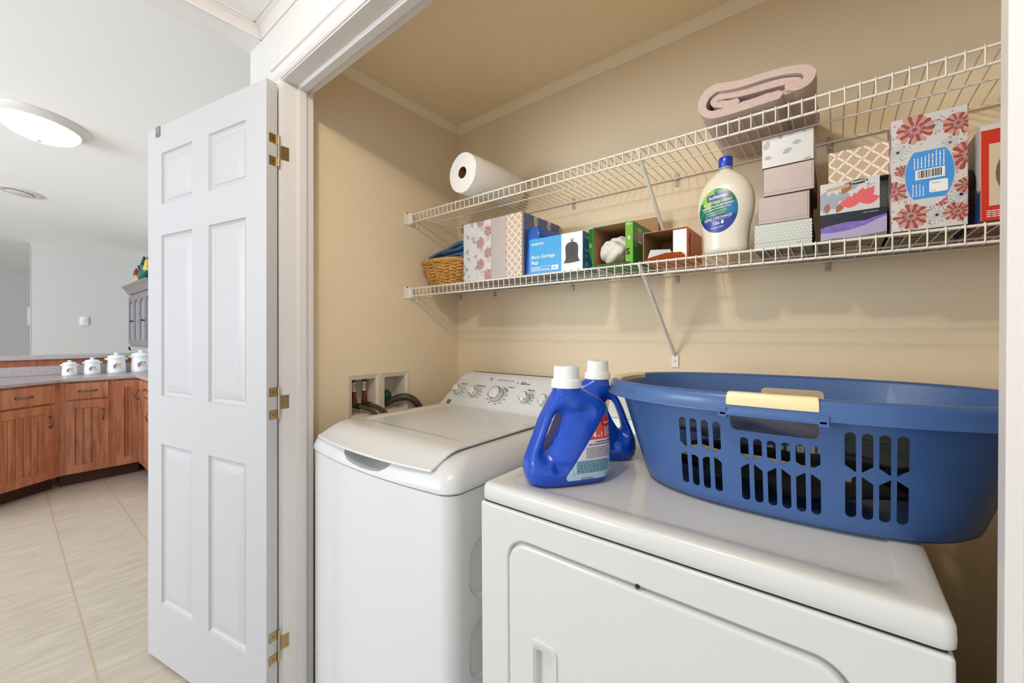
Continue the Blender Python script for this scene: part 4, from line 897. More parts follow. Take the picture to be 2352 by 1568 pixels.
# ================================================================== ON THE DRYER
TILT = radians(-.45)
def zd(x): return .9245 + (x - DX0) * sin(-TILT)      # worktop height
def det_bottle(name, label, loc, rz, labelkind, group):
    t = thing(name, label, 'detergent bottle', loc, rz, group)
    SM = [(0, -.078, .080, .036), (.003, -.085, .086, .043), (.010, -.091, .091, .047), (.028, -.095, .093, .050), (.05, -.093, .093, .050), (.075, -.084, .093, .049), (.10, -.074, .092, .047), (.125, -.065, .091, .045), (.145, -.056, .090, .043), (.160, -.047, .086, .040), (.172, -.040, .077, .036), (.182, -.034, .062, .033), (.190, -.0305, .046, .031), (.196, -.029, .036, .0295), (.200, -.0285, .0300, .0285), (.203, -.0285, .0290, .0285)]
    def P(z):
        for q0, q1 in zip(SM, SM[1:]):
            if z <= q1[0]:
                u = (z - q0[0]) / (q1[0] - q0[0]); u = u * u * (3 - 2 * u) if 0 else u
                return [q0[k] + (q1[k] - q0[k]) * u for k in (1, 2, 3)]
        return list(SM[-1][1:])
    A_, B_ = Vector((-.024, .142)), Vector((-.056, .070))
    def dist(s_, z, A_=A_, B_=B_):
        p = Vector((s_, z)); ab = B_ - A_; u = max(0, min(1, (p - A_).dot(ab) / ab.length_squared)); return (p - (A_ + ab * u)).length
    def dent(s_, z):
        d = dist(s_, z); k = .62 * math.exp(-(d / .022) ** 2)
        d2 = dist(s_, z, Vector((-.056, .072)), Vector((-.036, .042))); k = max(k, .26 * math.exp(-(d2 / .012) ** 2))
        d3 = dist(s_, z, Vector((-.015, .145)), Vector((.030, .150))); k = max(k, .22 * math.exp(-(d3 / .013) ** 2))
        return 1 - k
    def surf(s_, z):   # half depth of the body at (s, z)
        l, r, b_ = P(z); c_ = (l + r) / 2; a = (r - l) / 2; k = min(.9995, abs(s_ - c_) / a); return b_ * (1 - k ** 3.2) ** (1 / 3.2) * dent(s_, z)
    N, NZ = 72, 72; rings = []
    for j in range(NZ + 1):
        z = .203 * (j / NZ); 
        if j < 6: z = (0, .0015, .004, .008, .012, .017)[j]
        l, r, b_ = P(z); c_ = (l + r) / 2; a = (r - l) / 2; ring = []
        rnd = min(1, max(0, (z - .185) / .018)); e = (1 - rnd) * (2 / 3.2) + rnd * 1.0
        for k in range(N):
            th = 2 * pi * k / N; x = c_ + a * math.copysign(abs(cos(th)) ** e, cos(th)); y = b_ * math.copysign(abs(sin(th)) ** e, sin(th)) * (dent(x, z) if rnd == 0 else 1)
            ring.append((x, y, z))
        rings.append(ring)
    mb = MB(); mb.loft(rings); body = mb.obj('bottle_body', M['blue'], t, smooth=180)
    c = MB(); pts = []
    for q, r_ in (((-.024, .138), .0095), ((-.034, .112), .0120), ((-.047, .080), .0055)): pts.append((q, r_))
    hole = [(q_ - .006, w_) for q_, w_ in [(-.012, .141), (-.017, .147), (-.027, .146), (-.036, .135), (-.043, .118), (-.050, .098), (-.054, .080), (-.052, .072), (-.046, .073), (-.037, .085), (-.027, .102), (-.019, .120)]]
    c.loft([[(x + (x + .033) * k, y, z + (z - .11) * k) for x, z in hole] for y, k in ((-.06, .35), (-.018, .06), (0, 0), (.018, .06), (.06, .35))]); cut(body, c)
    body.data.polygons.foreach_set('use_smooth', [True] * len(body.data.polygons)); body.data.set_sharp_from_angle(angle=radians(50))
    mb = MB(); n = 40; R_ = .0335; prof = [(.0318, .2000), (R_, .2015), (R_, .206), (R_ - .0008, .2075), (R_ - .0003, .214), (R_ - .0018, .2175), (.0285, .219), (.0280, .222), (.0272, .2425), (.0262, .2460), (.0235, .2470)]
    rings = [[(r * cos(2 * pi * k / n) * (1 - (.012 if (r < .0286 and k % 2) else 0)), r * sin(2 * pi * k / n) * (1 - (.012 if (r < .0286 and k % 2) else 0)), h + (.0012 * sin(2 * pi * k / n * 3) if h > .245 else 0)) for k in range(n)] for r, h in prof]
    mb.loft(rings); mb.obj('cap', M['cap'], t, smooth=40)
    # label conforming to the broad face, on the far half from the handle
    mb = MB(); sg = -1 if labelkind == 1 else 1
    def fn(a, b_, h): return Vector((a, sg * (surf(a, b_) + h), b_))
    LF = Frame((0, 0, 0), (1, 0, 0), (0, 0, 1), fn)
    lm = [mat('label_red', (206, 44, 52), .35), mat('label_white', (224, 214, 216), .35), mat('label_ice', (188, 214, 226), .35), mat('label_green2', (60, 170, 70), .35), mat('label_yellow', (232, 220, 60), .35), mat('label_skyblue', (30, 120, 200), .35), M['black'], M['white'], mat('label_orange', (226, 88, 44), .35), mat('label_teal_print', (20, 96, 120), .4), mat('label_midblue', (110, 160, 210), .35, var=.3, vscale=120)]
    nz = 44; lo, hi = .014, .163
    for j in range(nz):
        z0_, z1_ = lo + (hi - lo) * j / nz, lo + (hi - lo) * (j + 1) / nz
        def left(z):
            t_ = (z - lo) / (hi - lo); x = -.030 + .112 * t_ ** 1.0
            if t_ < .08: x += .012 * (1 - t_ / .08) ** 2
            return x
        if labelkind == 2 and z1_ > .112: continue
        a0, a1 = left(z0_), left(z1_)
        r0 = r1 = .0885
        if z0_ < .022: r0 -= .006 * (1 - (z0_ - lo) / .008)
        for q in range(10):
            u0, u1 = q / 10, (q + 1) / 10; xa = a0 + (r0 - a0) * u0; xb = a0 + (r0 - a0) * u1; xc = a1 + (r1 - a1) * u1; xd = a1 + (r1 - a1) * u0; zz = (z0_ + z1_) / 2; xm_ = (xa + xb) / 2
            if labelkind == 1:
                d = zz + (xm_ - .08) * .9
                col = (4 if d > .158 else 3 if d > .150 else 5 if d > .138 else 0) if zz > .128 else (8 if (zz > .098 and xm_ < .062) else 0 if zz > .094 else 1 if zz > .056 else 2)
            else: col = 10 if zz > .055 else 2
            mb.F([mb.V(fn(*p, .0018)) for p in ((xa, z0_), (xb, z0_), (xc, z1_), (xd, z1_))], col)
    mb.h = .0024
    if labelkind == 1:
        mb.text(LF, '4', .0380, .098, .0190, 7, .005, h=.0024); mb.text(LF, '1', .0560, .098, .0190, 7, .005, h=.0024); mb.text(LF, 'in', .0500, .1000, .0075, 7, .02, h=.003)
        mb.lines(LF, .067, .087, .117, 6, .0035, .0016, 7); mb.lay(LF, rrect(.061, .1245, .087, .1315, .002), 6); mb.h = .0030; mb.lines(LF, .066, .086, .1268, 1, .004, .0022, 7)
        mb.lines(LF, .044, .084, .0895, 1, .004, .0018, 6); mb.lines(LF, .028, .084, .0845, 1, .004, .0018, 6); mb.lines(LF, .022, .086, .0785, 7, .0033, .0010, 6)
        mb.lines(LF, .000, .086, .0515, 8, .0032, .0017, 9); mb.lines(LF, .010, .040, .018, 2, .003, .001, 6); mb.stroke(LF, rrect(-.008, .0265, .087, .0555, .002), .0005, 9, True); mb.lay(LF, circ(.0845, .0895, .002), 6); mb.lines(LF, .070, .086, .0225, 3, .003, .001, 9)
    else:
        mb.lay(LF, rrect(.020, .020, .050, .050, .001), 7); mb.h = .0030
        for k in range(7): mb.stroke(LF, [(.023, .025 + k * .0032), (.047, .025 + k * .0032)], .0017, 6)
    mb.obj('label', lm, t, recalc=False, smooth=180)
    return t
gD = 'blue detergent bottles'
det_bottle('detergent_bottle', 'front blue laundry detergent bottle with red and white label', (-.457, .764, zd(-.457)), math.atan2(.82, .57), 1, gD)
b2 = det_bottle('detergent_bottle', 'rear blue laundry detergent bottle half hidden behind the front one', (-.482, .962, zd(-.482)), math.atan2(.55, .83) + pi, 2, gD)
# rear bottle shows the other broad face: turn its handle to the right by mirroring the label side
# (rotation by pi puts the handle at the right; label then sits at the left as in view)

# laundry basket
bk = thing('laundry_basket', 'large blue oval laundry basket with cream grips on the dryer', 'laundry basket', (-.080, .968, 0), 0, None, TILT)
bk.scale = (1, 1, .972); bk.location = (-.080, .968, zd(-.085) + .0005)
def brad(z): k = z / .215; return .258 + .066 * k, .162 + .033 * k
def bpt(a_, z, off=0, e=.80):
    A_, B_ = brad(z); A_ += off; B_ += off; x = A_ * math.copysign(abs(cos(a_)) ** e, cos(a_)); y = B_ * math.copysign(abs(sin(a_)) ** e, sin(a_)); return (x, y, z)
N = 120; mb = MB(); rings = []
for z, off in ((.003, -.030), (.0, -.020), (.002, -.008), (.010, -.001), (.02, 0)): rings.append([bpt(2 * pi * k / N, z, off) for k in range(N)])
for z in [.02 + .195 * q / 8 for q in range(1, 9)]: rings.append([bpt(2 * pi * k / N, z) for k in range(N)])
for z in [.215 - .205 * q / 8 for q in range(0, 9)]: rings.append([bpt(2 * pi * k / N, z, -.0028) for k in range(N)])
rings.append([bpt(2 * pi * k / N, .0065, -.03) for k in range(N)])
mb.loft(rings); body = mb.obj('basket_body', M['bask'], bk, smooth=50)
c = MB()
def slot(x, zlo, zhi, wd, top, slant, sgn=1, axis='Y'):
    """slot prism: round at one end, slanted at the other"""
    h = wd / 2; pts = []
    if top:   # round top, slanted bottom
        pts = [(x - h, zlo + (slant if slant < 0 else 0) * -1 if False else zlo + max(0, -slant)), (x + h, zlo + max(0, slant))]
        pts += [(x + h * cos(t), zhi - h + h * sin(t)) for t in [pi * k / 8 for k in range(9)]]
    else:
        pts = [(x + h * cos(t), zlo + h - h * sin(t)) for t in [pi * (1 - k / 8) for k in range(9)]]
        pts += [(x + h, zhi - max(0, -slant)), (x - h, zhi - max(0, slant))]
    if axis == 'Y': c.loft([[(px, y, pz) for px, pz in pts] for y in ((.09 * sgn, .30 * sgn))])
    else: c.loft([[(xx, px, pz) for px, pz in pts] for xx in ((.20 * sgn, .42 * sgn))])
G1 = [-.143, -.123, -.103, -.083]; G2 = [-.040, -.0205, -.001, .0185, .038, .057]; G3 = [.099, .1185, .138, .1575]
def group(cols, zl, zm, zh, sgn, axis='Y', wd=.0125):
    for i, x in enumerate(cols):
        s_ = .010 if i % 2 == 0 else -.010
        slot(x, zm + .003, zh, wd, True, -s_, sgn, axis); slot(x, zl, zm - .003, wd, False, -s_ * -1, sgn, axis)
for sgn in (-1, 1):
    group(G1, .030, .100, .163, sgn); group(G2, .026, .098, .141, sgn); group(G3, .032, .104, .170, sgn, wd=.0130)
for sgn in (-1, 1): group([-.03, -.01, .01, .03], .035, .095, .15, sgn, 'X')
for sgn in (-1, 1): c.loft([[(x, y, z) for x, z in rrect(-.060, .152, .062, .188, .010, 4)] for y in (.12 * sgn, .30 * sgn)])
cut(body, c)
# rolled rim
mb = MB(); RP = [(-.003, .212), (-.003, .2155), (.004, .2195), (.012, .2190), (.0165, .2140), (.0180, .205), (.0192, .193), (.0225, .189), (.0225, .1875), (.0180, .1875), (.0165, .192), (.0150, .204), (.011, .211), (.002, .2125)]
rings = []
for k in range(N):
    a_ = 2 * pi * k / N; ring = []
    for off, z in RP:
        q = bpt(a_, .215, off); ring.append((q[0], q[1], z))
    rings.append(ring)
idx = [[mb.V(p) for p in r] for r in rings]
for k in range(N):
    for i in range(len(RP)): j_ = (i + 1) % len(RP); k2 = (k + 1) % N; mb.F((idx[k][i], idx[k2][i], idx[k2][j_], idx[k][j_]))
mb.obj('rim', M['bask'], bk, smooth=60)
# cream grips front, back and both ends; brackets under the front one
def grip(a0, a1, name='grip'):
    mb = MB(); rings = []; n = 14
    for k in range(n + 1):
        a_ = a0 + (a1 - a0) * k / n; rings.append([(lambda q: (q[0], q[1], z))(bpt(a_, .215, off)) for off, z in ((-.0055, .207), (-.006, .2175), (.003, .2225), (.013, .2222), (.0190, .2155), (.0206, .206), (.0203, .200), (.0100, .200), (.0, .203))])
    mb.loft(rings); return mb.obj(name, M['cream'], bk, smooth=50, bevel=.0015)
def ang(x): A_, _ = brad(.215); return math.acos(max(-1, min(1, math.copysign((abs(x) / (A_ + .01)) ** (1 / .8), x))))
grip(-ang(-.060), -ang(.062)); grip(pi - .33, pi + .33); grip(-.33, .33)
mb = MB(); yb_ = -(brad(.19)[1])
for x0_, x1_, z0_, z1_ in ((-.072, .074, .182, .189), (-.074, -.060, .178, .196), (.062, .076, .178, .196)): mb.box((x0_, yb_ - .026, z0_), (x1_, yb_ - .002, z1_))
mb.obj('grip_bracket', M['bask'], bk, bevel=.002)
# laundry inside
def cloth(label, name, c_, r, seed, m, amp=.2, flat=None):
    mb = MB(); lump(mb, (0, 0, 0), r, seed, amp, 26, 30, flat, 3.2); o = mb.obj(name, m, None, smooth=180, sub=1); o.location = c_; tag(o, label, 'clothing'); return o
nav = mat('navy_terry', (44, 56, 92), .95, bump=1, bscale=420, sheen=.3); blkc = mat('black_fabric', (14, 14, 17), .85, bump=.3, bscale=60); dkg = mat('dark_green_fabric', (24, 34, 36), .8, bump=.3, bscale=60)
zb = zd(-.1) + .008
cloth('black garments filling the bottom of the blue laundry basket', 'black_garment', (-.095, .970, zb + .038), (.205, .112, .030), 11, blkc, .14)
cloth('dark navy terry towel lying over the clothes in the basket', 'navy_towel', (-.150, .955, zb + .120), (.135, .098, .032), 5, nav, .16)
cloth('dark green crumpled garment at the basket right half', 'green_garment', (.085, .975, zb + .105), (.095, .092, .030), 8, dkg, .2)
mb = MB(); P = [(-.235, .845, zb + .075), (-.20, .838, zb + .082), (-.16, .832, zb + .080), (-.10, .832, zb + .084), (-.03, .834, zb + .078), (.02, .838, zb + .074)]
mb.tube(P, [.009, .011, .008, .006, .006, .005], 10); tag(mb.obj('cream_cloth_roll', mat('cream_cotton', (222, 204, 162), .9, bump=.5, bscale=200), None, smooth=80), 'cream twisted cloth seen through the basket slots', 'cloth')

# ================================================================== HALL LIGHT (over the camera, its lamp is at HALL_LAMP)
glass = mat('frosted_glass', (246, 240, 228), .4, trans=.0, alpha=.80, emit=(255, 236, 200), estr=.42)
def dome_light(name, label, c, R_, zc, tilt=0.0, drop=.085):
    t = thing(name, label, 'ceiling light', (c[0], c[1], zc)); t.rotation_euler = (tilt, 0, 0)
    mb = MB(); mb.lathe([(R_ * .70, -.028), (R_ * .80, -.036), (R_ * .84, -.034), (R_ * .88, -.026), (R_ * .93, -.022), (R_ * .97, -.012), (R_, -.006), (R_, .0), (R_ * .6, .0)], seg=64); mb.obj('rim', M['trim'], t, smooth=60)
    mb = MB(); n = 96; rings = []
    for k in range(15):
        u = k / 14 * pi / 2; rr = R_ * .80 * cos(u) + .001; z = -.032 - drop * sin(u)
        rings.append([(rr * (1 + .010 * sin(24 * 2 * pi * q / n) * cos(u)) * cos(2 * pi * q / n), rr * (1 + .010 * sin(24 * 2 * pi * q / n) * cos(u)) * sin(2 * pi * q / n), z) for q in range(n)])
    mb.loft(rings, 0, False, True); mb.obj('glass_bowl', glass, t, smooth=180)
    mb = MB(); mb.lathe([(.004, -.032 - drop), (.016, -.034 - drop), (.014, -.040 - drop), (.006, -.044 - drop)], seg=24); mb.obj('finial', M['white'], t, smooth=60)
    return t
kt = -math.atan(.1264)
dome_light('flush_ceiling_light', 'round flush ceiling light with ribbed glass bowl in kitchen', (-3.78, .15), .215, zk(.15) - .001, kt)
dome_light('flush_ceiling_light', 'round flush light on the hall ceiling above the camera', (HALL_LAMP[0], HALL_LAMP[1]), .16, ZHC - .0005)
cv = thing('ceiling_vent', 'round white ceiling vent beyond the kitchen light', 'vent', (-5.82, .10, zk(.10) - .001)); cv.rotation_euler = (kt, 0, 0)
mb = MB(); mb.lathe([(.085, -.004), (.10, -.012), (.14, -.010), (.155, 0)], seg=48); mb.obj('vent_ring', M['trim'], cv, smooth=60)
mb = MB(); mb.lathe([(.001, -.022), (.08, -.020), (.088, -.016), (.080, -.010)], seg=48); mb.obj('vent_disc', M['trim'], cv, smooth=60)

# ================================================================== KITCHEN
def wood(name, c0, c1, sc=(9, 9, 1.2)):
    m = bpy.data.materials.new(name); m.use_nodes = True; nt = m.node_tree; b = nt.nodes['Principled BSDF']
    tc = nt.nodes.new('ShaderNodeTexCoord'); mp = nt.nodes.new('ShaderNodeMapping'); mp.inputs['Scale'].default_value = sc; nt.links.new(tc.outputs['Object'], mp.inputs[0])
    n = nt.nodes.new('ShaderNodeTexNoise'); n.inputs['Scale'].default_value = 3.2; n.inputs['Detail'].default_value = 8; n.inputs['Distortion'].default_value = .6; nt.links.new(mp.outputs[0], n.inputs['Vector'])
    r = nt.nodes.new('ShaderNodeValToRGB'); r.color_ramp.elements[0].position = .3; r.color_ramp.elements[1].position = .72; r.color_ramp.elements[0].color = rgb(c0); r.color_ramp.elements[1].color = rgb(c1)
    nt.links.new(n.outputs[0], r.inputs[0]); nt.links.new(r.outputs[0], b.inputs['Base Color']); b.inputs['Roughness'].default_value = .35; return m
maple = wood('reddish_maple', (158, 92, 64), (206, 140, 102)); maplep = wood('reddish_maple_panel', (142, 78, 54), (188, 116, 80)); toe = mat('dark_toe_kick', (70, 34, 22), .6)
lam = mat('grey_laminate', (176, 166, 166), .35, var=.05, vscale=60); ZK = .870
def pull(par, fr, a, b_, L, vert, h0=.0, name='handle'):
    mb = MB(); P = [(-.5, 0), (-.46, .014), (-.3, .022), (0, .026), (.3, .022), (.46, .014), (.5, 0)]
    pts = [fr.p(a + (0 if vert else u * L), b_ + (u * L if vert else 0), h0 + h) for u, h in P]
    mb.tube(pts, [.006, .0045, .0042, .0055, .0042, .0045, .006], 8)
    for u in (-.5, .5): q = fr.p(a + (0 if vert else u * L), b_ + (u * L if vert else 0), h0 + .003); mb.tube([q - fr.n * .003, q + fr.n * .003], .009, 10)
    return mb.obj(name, M['pewter'], par, smooth=60)
def base_cabinet(label, p0, p1, depth, cols, group='base cabinets'):
    """face runs p0->p1 (viewer's left to right), doors in front; cols = list of (w, drawer?, hinge side, beads)"""
    d = Vector((p1[0] - p0[0], p1[1] - p0[1], 0)); W_ = d.length; a = math.atan2(d.y, d.x)
    t = thing('base_cabinet', label, 'cabinet', (p0[0], p0[1], FZ), a, group)
    H_ = ZK - .030 - FZ; mb = MB(); mb.box((0, 0, .105), (W_, depth, H_)); mb.obj('carcass', maple, t)
    mb = MB(); mb.box((0.0, .075, 0), (W_, depth, .1045)); mb.obj('toe_kick', toe, t)
    for x0, x1, z0, z1, kind, hs in cols:
        fr = Frame((x0, -.019, z0), (1, 0, 0), (0, 0, 1)); w_, h_ = x1 - x0, z1 - z0
        if kind == 'drawer':
            mb = MB(); mb.box((x0, -.019, z0), (x1, -.0005, z1)); q = mb.obj('drawer', maple, t, bevel=.003); pull(q, fr, w_ / 2, h_ / 2, .10, False)
        else:
            mb = MB(); st = .062 if w_ > .3 else .052
            panel_face(mb, fr, w_, h_, [(st, .065, w_ - st, h_ - .065)], [(.003, -.006), (.0032, -.008)])
            n = max(2, int(round((w_ - 2 * st) / .045))) if w_ > .2 else 2
            fp_ = Frame((x0, -.019, z0), (1, 0, 0), (0, 0, 1))
            for i in range(n + 1):
                xx = st + (w_ - 2 * st) * i / n
                for dx in ((-.004, .004) if kind == 'bead' else (0,)): mb.lay(fp_, [(xx + dx - .0012, .068), (xx + dx + .0012, .068), (xx + dx + .0012, h_ - .068), (xx + dx - .0012, h_ - .068)], 2, -.0076)
            for p in (((0, 0), (w_, 0)), ((w_, 0), (w_, h_)), ((w_, h_), (0, h_)), ((0, h_), (0, 0))): mb.poly([fr.p(*p[0], 0), fr.p(*p[1], 0), fr.p(*p[1], -.0185), fr.p(*p[0], -.0185)], 0)
            q = mb.obj('door', [maple, maplep, toe], t, recalc=False)
            if hs: pull(q, fr, (w_ - .035) if hs == 'R' else .035, h_ - .135, .085, True)
    return t
A0, A1 = Vector((-4.52, -.45)), Vector((-5.050, .300))      # angled run (goes behind the frame at left)
# left angled cabinet: its right-hand door ends near the corner
Ld = (A1 - A0).length
base_cabinet('angled reddish maple base cabinet nearest the hall, drawer over beadboard door', (A0.x, A0.y), (A1.x, A1.y), .56, [(Ld - .455, Ld - .050, .765 - .045 + .045, .795 + .075, 'drawer', None), (Ld - .455, Ld - .050, .115, .755 - .010, 'door', 'R'), (.02, Ld - .475, .765, .870, 'drawer', None), (.02, Ld - .475, .115, .745, 'door', 'L')] and
             [(Ld - .455, Ld - .050, .725, .870, 'drawer', None), (Ld - .455, Ld - .050, .112, .710, 'door', 'R'), (.02, Ld - .475, .725, .870, 'drawer', None), (.02, Ld - .475, .112, .710, 'door', 'L')])
base_cabinet('reddish maple base cabinet with one drawer over a narrow beadboard door', (-5.050, .3005), (-5.050, .605), .56, [(.030, .285, .735, .870, 'drawer', None), (.030, .285, .112, .722, 'bead', 'R')])
base_cabinet('narrow reddish maple corner cabinet door beside the inside corner', (-5.050, .6055), (-5.050, .800), .56, [(.031, .188, .112, .870, 'bead', None)])
base_cabinet('reddish maple base cabinet returning from the inside corner', (-5.048, .8005), (-4.20, .8005), .58, [(.024, .235, .112, .870, 'bead', 'L'), (.26, .52, .112, .722, 'door', 'R'), (.26, .52, .735, .870, 'drawer', None), (.54, .82, .112, .722, 'door', 'L'), (.54, .82, .735, .870, 'drawer', None)])
# worktop: one continuous top
off = .035; dA = (A1 - A0).normalized(); nA = Vector((dA.y, -dA.x))
if nA.x < 0: nA = -nA
oa0 = A0 + nA * off; tA = ((-5.050 + off) - oa0.x) / dA.x
corner = oa0 + dA * tA
back = -5.640
outl = [(oa0.x, oa0.y), (corner.x, corner.y), (-5.050 + off, .8005 - off), (-4.18, .8005 - off), (-4.18, YB - .014), (back, YB - .014), (back, -.45)]
wt = thing('kitchen_worktop', 'grey laminate kitchen worktop wrapping round the maple cabinets', 'countertop', (-5.05, .3, ZK)); WLm = Matrix.Translation((5.05, -.3, -ZK))
mb = MB(); mb.M = WLm; mb.loft([[(x, y, z) for x, y in outl] for z in (ZK - .029, ZK)]); mb.obj('top', lam, wt, bevel=.006, seg=3)
mb = MB(); mb.M = WLm; mb.box((back, -.45, ZK + .0005), (back + .020, YB - .034, ZK + .083)); mb.box((back, YB - .0335, ZK + .0005), (-4.18, YB - .014, ZK + .083)); mb.obj('backsplash', lam, wt, bevel=.003)
# raised bar behind the worktop
bp_ = thing('raised_bar', 'raised bar with wood panel and grey laminate ledge behind worktop', 'bar', (back - .06, .5, FZ)); BLm = Matrix.Translation((-(back - .06), -.5, -FZ))
mb = MB(); mb.M = BLm; mb.box((back - .115, -.45, FZ), (back - .0005, YB - .014, 1.012)); mb.obj('bar_wall', maplep, bp_)
mb = MB(); mb.M = BLm; mb.box((back - .20, -.47, 1.0125), (back + .045, YB - .014, 1.050)); mb.obj('ledge', lam, bp_, bevel=.006, seg=3)

# canisters
def canister(label, x, y, w_, h_, cut_right=False):
    t = thing('canister', label, 'canister', (x, y, ZK + .0005), math.atan2(-x, y) * 0 + radians(-5), 'fruit canisters on the worktop')
    cer = mat('white_ceramic', (236, 240, 242), .12, coat=.4); r = w_ / 2; hb = h_ * .70; mb = MB()
    mb.lathe([(r * .96, 0), (r, .004), (r * .99, hb * .3), (r * .93, hb * .75), (r * .88, hb * .97), (r * .90, hb)], seg=40); mb.obj('jar', cer, t, smooth=60)
    mb = MB(); mb.lathe([(r * .90, hb), (r * .95, hb + .004), (r * .93, hb + h_ * .07), (r * .80, hb + h_ * .15), (r * .5, hb + h_ * .185), (r * .22, hb + h_ * .20), (r * .18, hb + h_ * .225), (r * .30, hb + h_ * .26), (r * .26, hb + h_ * .295), (r * .05, hb + h_ * .30)], seg=40); mb.obj('lid', cer, t, smooth=60)
    for s_ in (-1, 1):
        mb = MB(); mb.tube([(0, s_ * r * .86, hb * .96), (0, s_ * r * 1.08, hb * 1.0), (0, s_ * r * 1.16, hb * 1.05)], [r * .16, r * .12, r * .05], 8); mb.obj('ear', cer, t, smooth=60)
    # fruit decal wrapped on the side facing the kitchen (+x)
    mb = MB(); fr = Frame((0, 0, 0), (0, 1, 0), (0, 0, 1), lambda a, b_, h: Vector(((r * (.992 - .125 * max(0, min(1, b_ / hb) - .3)) + h) * cos(a / r), (r * (.992 - .125 * max(0, min(1, b_ / hb) - .3)) + h) * sin(a / r), b_)))
    mb.h = .0008; k = w_ / .1
    for (cx__, cy__, rx, ry, m_) in ((-.012, .0, .011, .010, 0), (-.016, -.010, .008, .008, 1), (.0, .002, .012, .011, 2), (.012, -.004, .009, .008, 3), (.004, .013, .006, .005, 4), (-.008, .012, .005, .005, 4), (.020, .010, .0045, .005, 5), (-.026, .004, .002, .003, 4), (.028, -.004, .002, .003, 4), (.025, .016, .002, .002, 4), (-.024, .014, .002, .002, 5), (.0, -.015, .003, .002, 4), (.026, -.016, .003, .002, 4), (0.0, .022, .002, .001, 1)):
        mb.lay(fr, circ(cx__ * k * .8, hb * .5 + cy__ * k, rx * k * .8, ry * k, 14), m_)
    mb.obj('fruit_decal', [mat('grape_purple', (110, 90, 180), .3), mat('plum_pink', (206, 80, 170), .3), mat('lemon_yellow', (228, 214, 90), .3), mat('peach_orange', (240, 180, 130), .3), mat('leaf_teal', (70, 110, 140), .3), mat('berry_red', (206, 60, 80), .3)], t, recalc=False, smooth=180)
for x, y, w_, h_, lab in ((-5.45, .382, .100, .136, 'smallest fruit-decorated white canister, farthest left on the worktop'), (-5.45, .526, .116, .153, 'second smallest fruit-decorated white canister on the worktop'), (-5.45, .690, .140, .194, 'second largest fruit-decorated white canister on the worktop'), (-5.45, .866, .156, .214, 'largest fruit-decorated white canister beside the open closet door')):
    canister(lab, x, y, w_, h_)
# doorbell-style controller on the dining wall, switch far away
th = thing('wall_thermostat', 'small white square thermostat with round dial on dining wall', 'thermostat', (XT, .755, 1.44))
mb = MB(); mb.loft([[(x, y, z) for y, z in rrect(-.046 + k, -.066 + k, .046 - k, .066 - k, .018, 5)] for x, k in ((0, 0), (.022, .0), (.028, .006))]); mb.obj('housing', M['white'], th, smooth=50)
mb = MB(); mb.lathe([(.026, .028), (.026, .036), (.021, .040), (.010, .042)], (0, 0, .022), 24, 0, 'X'); mb.obj('dial', M['white'], th, smooth=50)
mb = MB(); mb.box((XT - 1.9, .262, 1.40), (XT - 1.87, .292, 1.70)); tag(mb.obj('wall_strip', M['white'], None, bevel=.003), 'thin white vertical fitting beside the dining wall end', 'wall fitting')

# hutch and roosters on the kitchen outer wall
hx, hy, hz0, hz1 = -7.62, 1.10, 1.075, 1.785
hu = thing('wall_hutch', 'grey-brown wall hutch with arched glass doors and crown', 'cabinet', (hx, hy, hz0)); hm = mat('grey_oak_stain', (140, 128, 126), .4, var=.06, vscale=30); hg = mat('hutch_glass', (150, 162, 186), .08, coat=.3)
mb = MB(); mb.box((0, 0, 0), (1.40, YB - .002 - hy, hz1 - hz0)); mb.obj('case', hm, hu)
for i in range(4):
    x0_ = .02 + i * .34; x1_ = x0_ + .335; fr = Frame((x0_, -.02, .03), (1, 0, 0), (0, 0, 1)); mb = MB(); W_, H_ = x1_ - x0_, hz1 - hz0 - .06
    mb.box((x0_, -.02, .03), (x0_ + .06, -.0005, .03 + H_)); mb.box((x1_ - .06, -.02, .03), (x1_, -.0005, .03 + H_)); mb.box((x0_ + .06, -.02, .03), (x1_ - .06, -.0005, .10))
    arch = [(x0_ + .06, .03 + H_)] + [(x0_ + .06 + (W_ - .12) * k / 8, .03 + H_ - .11 + .055 * sin(pi * k / 8)) for k in range(9)] + [(x1_ - .06, .03 + H_)]
    mb.loft([[(x, y, z) for x, z in arch] for y in (-.02, -.0005)]); q = mb.obj('door', hm, hu, bevel=.004)
    mb = MB(); mb.box((x0_ + .055, -.008, .095), (x1_ - .055, -.004, .03 + H_ - .05)); mb.obj('glass_pane', hg, q)
    mb = MB(); kx = x1_ - .03 if i % 2 == 0 else x0_ + .03; mb.lathe([(.006, 0), (.005, .018), (.013, .024), (.010, .032)], (kx, -.02, .34), 12, 0, 'Y'); mb.obj('knob', M['black'], q)
mb = MB(); CR = [(0, 0), (.02, .0), (.03, .03), (.045, .06), (.065, .085), (.075, .095), (.075, .115), (0, .115)]
mb.loft([[(-a, -a, hz1 - hz0 + z) for a, z in CR], [(1.40, -a, hz1 - hz0 + z) for a, z in CR]]); mb.loft([[(-a, YB - .004 - hy, hz1 - hz0 + z) for a, z in CR], [(-a, -a, hz1 - hz0 + z) for a, z in CR]]); mb.obj('crown', hm, hu, smooth=30)
mb = MB(); mb.tube([(.01, -.01, 0), (.01, -.01, -.03), (.03, -.01, -.045), (.07, -.01, -.035), (.09, -.01, -.045)], .009, 8); mb.obj('scroll_bracket', M['black'], hu)
mb = MB(); mb.box((0, 0, hz1 - hz0 + .112), (1.40, YB - .004 - hy, hz1 - hz0 + .116)); mb.obj('top_board', hm, hu)
ZR = hz1 + .117
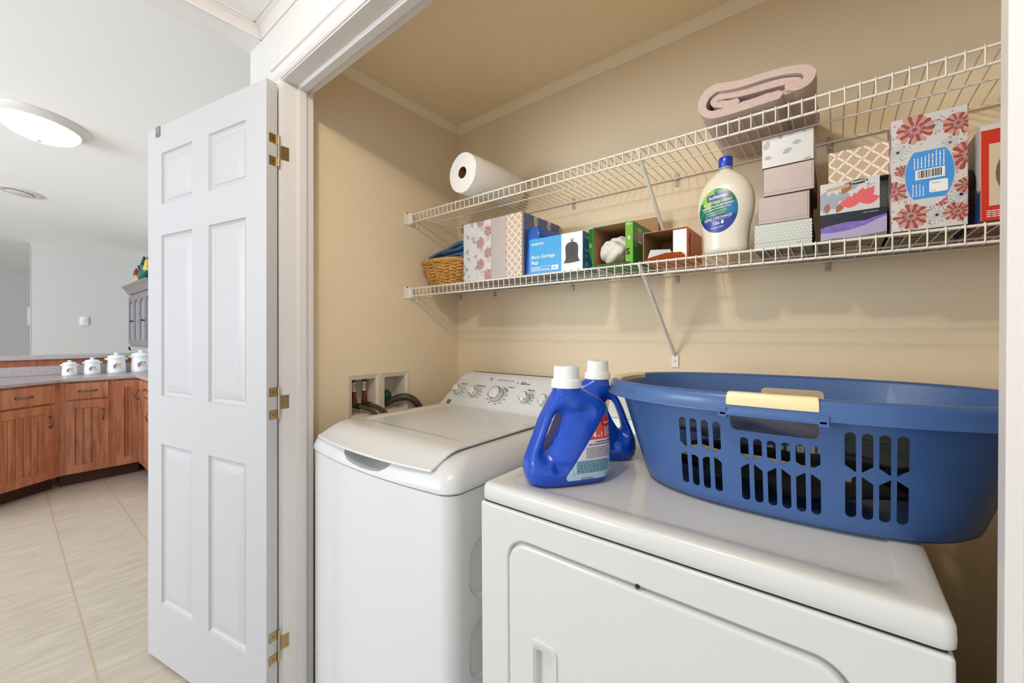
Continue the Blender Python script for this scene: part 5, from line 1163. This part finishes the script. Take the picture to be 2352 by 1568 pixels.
def rooster(label, x, y, sc, body, neck, comb, tail, face=-1):
    t = thing('rooster_figurine', label, 'figurine', (x, y, ZR), 0, 'rooster figurines on the hutch'); f = face
    def T(P, r, m, nm, seg=12): mb = MB(); mb.tube([(f * a * sc, 0, b_ * sc) for a, b_ in P], [q * sc for q in r], seg); return mb.obj(nm, m, t, smooth=80)
    T([(-.10, .09), (-.07, .075), (-.02, .055), (.04, .06), (.08, .10), (.10, .15)], [.02, .045, .055, .052, .040, .022], body, 'body')
    T([(.085, .11), (.10, .155), (.105, .185), (.10, .205)], [.036, .026, .024, .012], neck, 'neck')
    mb = MB(); mb.tube([(f * .12 * sc, 0, .183 * sc), (f * .145 * sc, 0, .176 * sc)], [.008 * sc, .001], 8); mb.obj('beak', mat('beak_yellow', (214, 170, 70), .4), t)
    mb = MB()
    for k, (a, b_) in enumerate(((.115, .215), (.100, .228), (.083, .225), (.068, .212))): mb.tube([(f * (a - .005) * sc, 0, (b_ - .02) * sc), (f * a * sc, 0, b_ * sc)], [.011 * sc, .004 * sc], 8)
    mb.tube([(f * .118 * sc, 0, .165 * sc), (f * .118 * sc, 0, .135 * sc)], [.006 * sc, .010 * sc], 8); mb.obj('comb', comb, t)
    for k in range(5): T([(-.08, .08), (-.13 - .004 * k, .13 + .012 * k), (-.125 + .02 * k, .19 + .012 * k), (-.16 + .022 * k, .15 + .02 * k)], [.020, .016, .012, .003], tail[k % len(tail)], 'tail_feather', 8)
    T([(0, 0), (0, .03)], [.05, .03], body, 'base')
cb, cg, cy_, cr, dk = mat('figurine_cream', (206, 190, 150), .4), mat('figurine_green', (16, 104, 84), .35), mat('figurine_yellow', (220, 190, 70), .4), mat('figurine_red', (160, 62, 40), .4), mat('figurine_dark', (48, 52, 50), .4)
rooster('cream rooster figurine with rust red head, left on the hutch', -7.30, 1.13, 1.05, cb, cr, cr, [dk, cr])
rooster('green and yellow rooster figurine beside the cream one', -6.84, 1.13, 1.35, cg, cy_, cr, [cg, mat('figurine_teal', (20, 120, 140), .35), dk], 1)
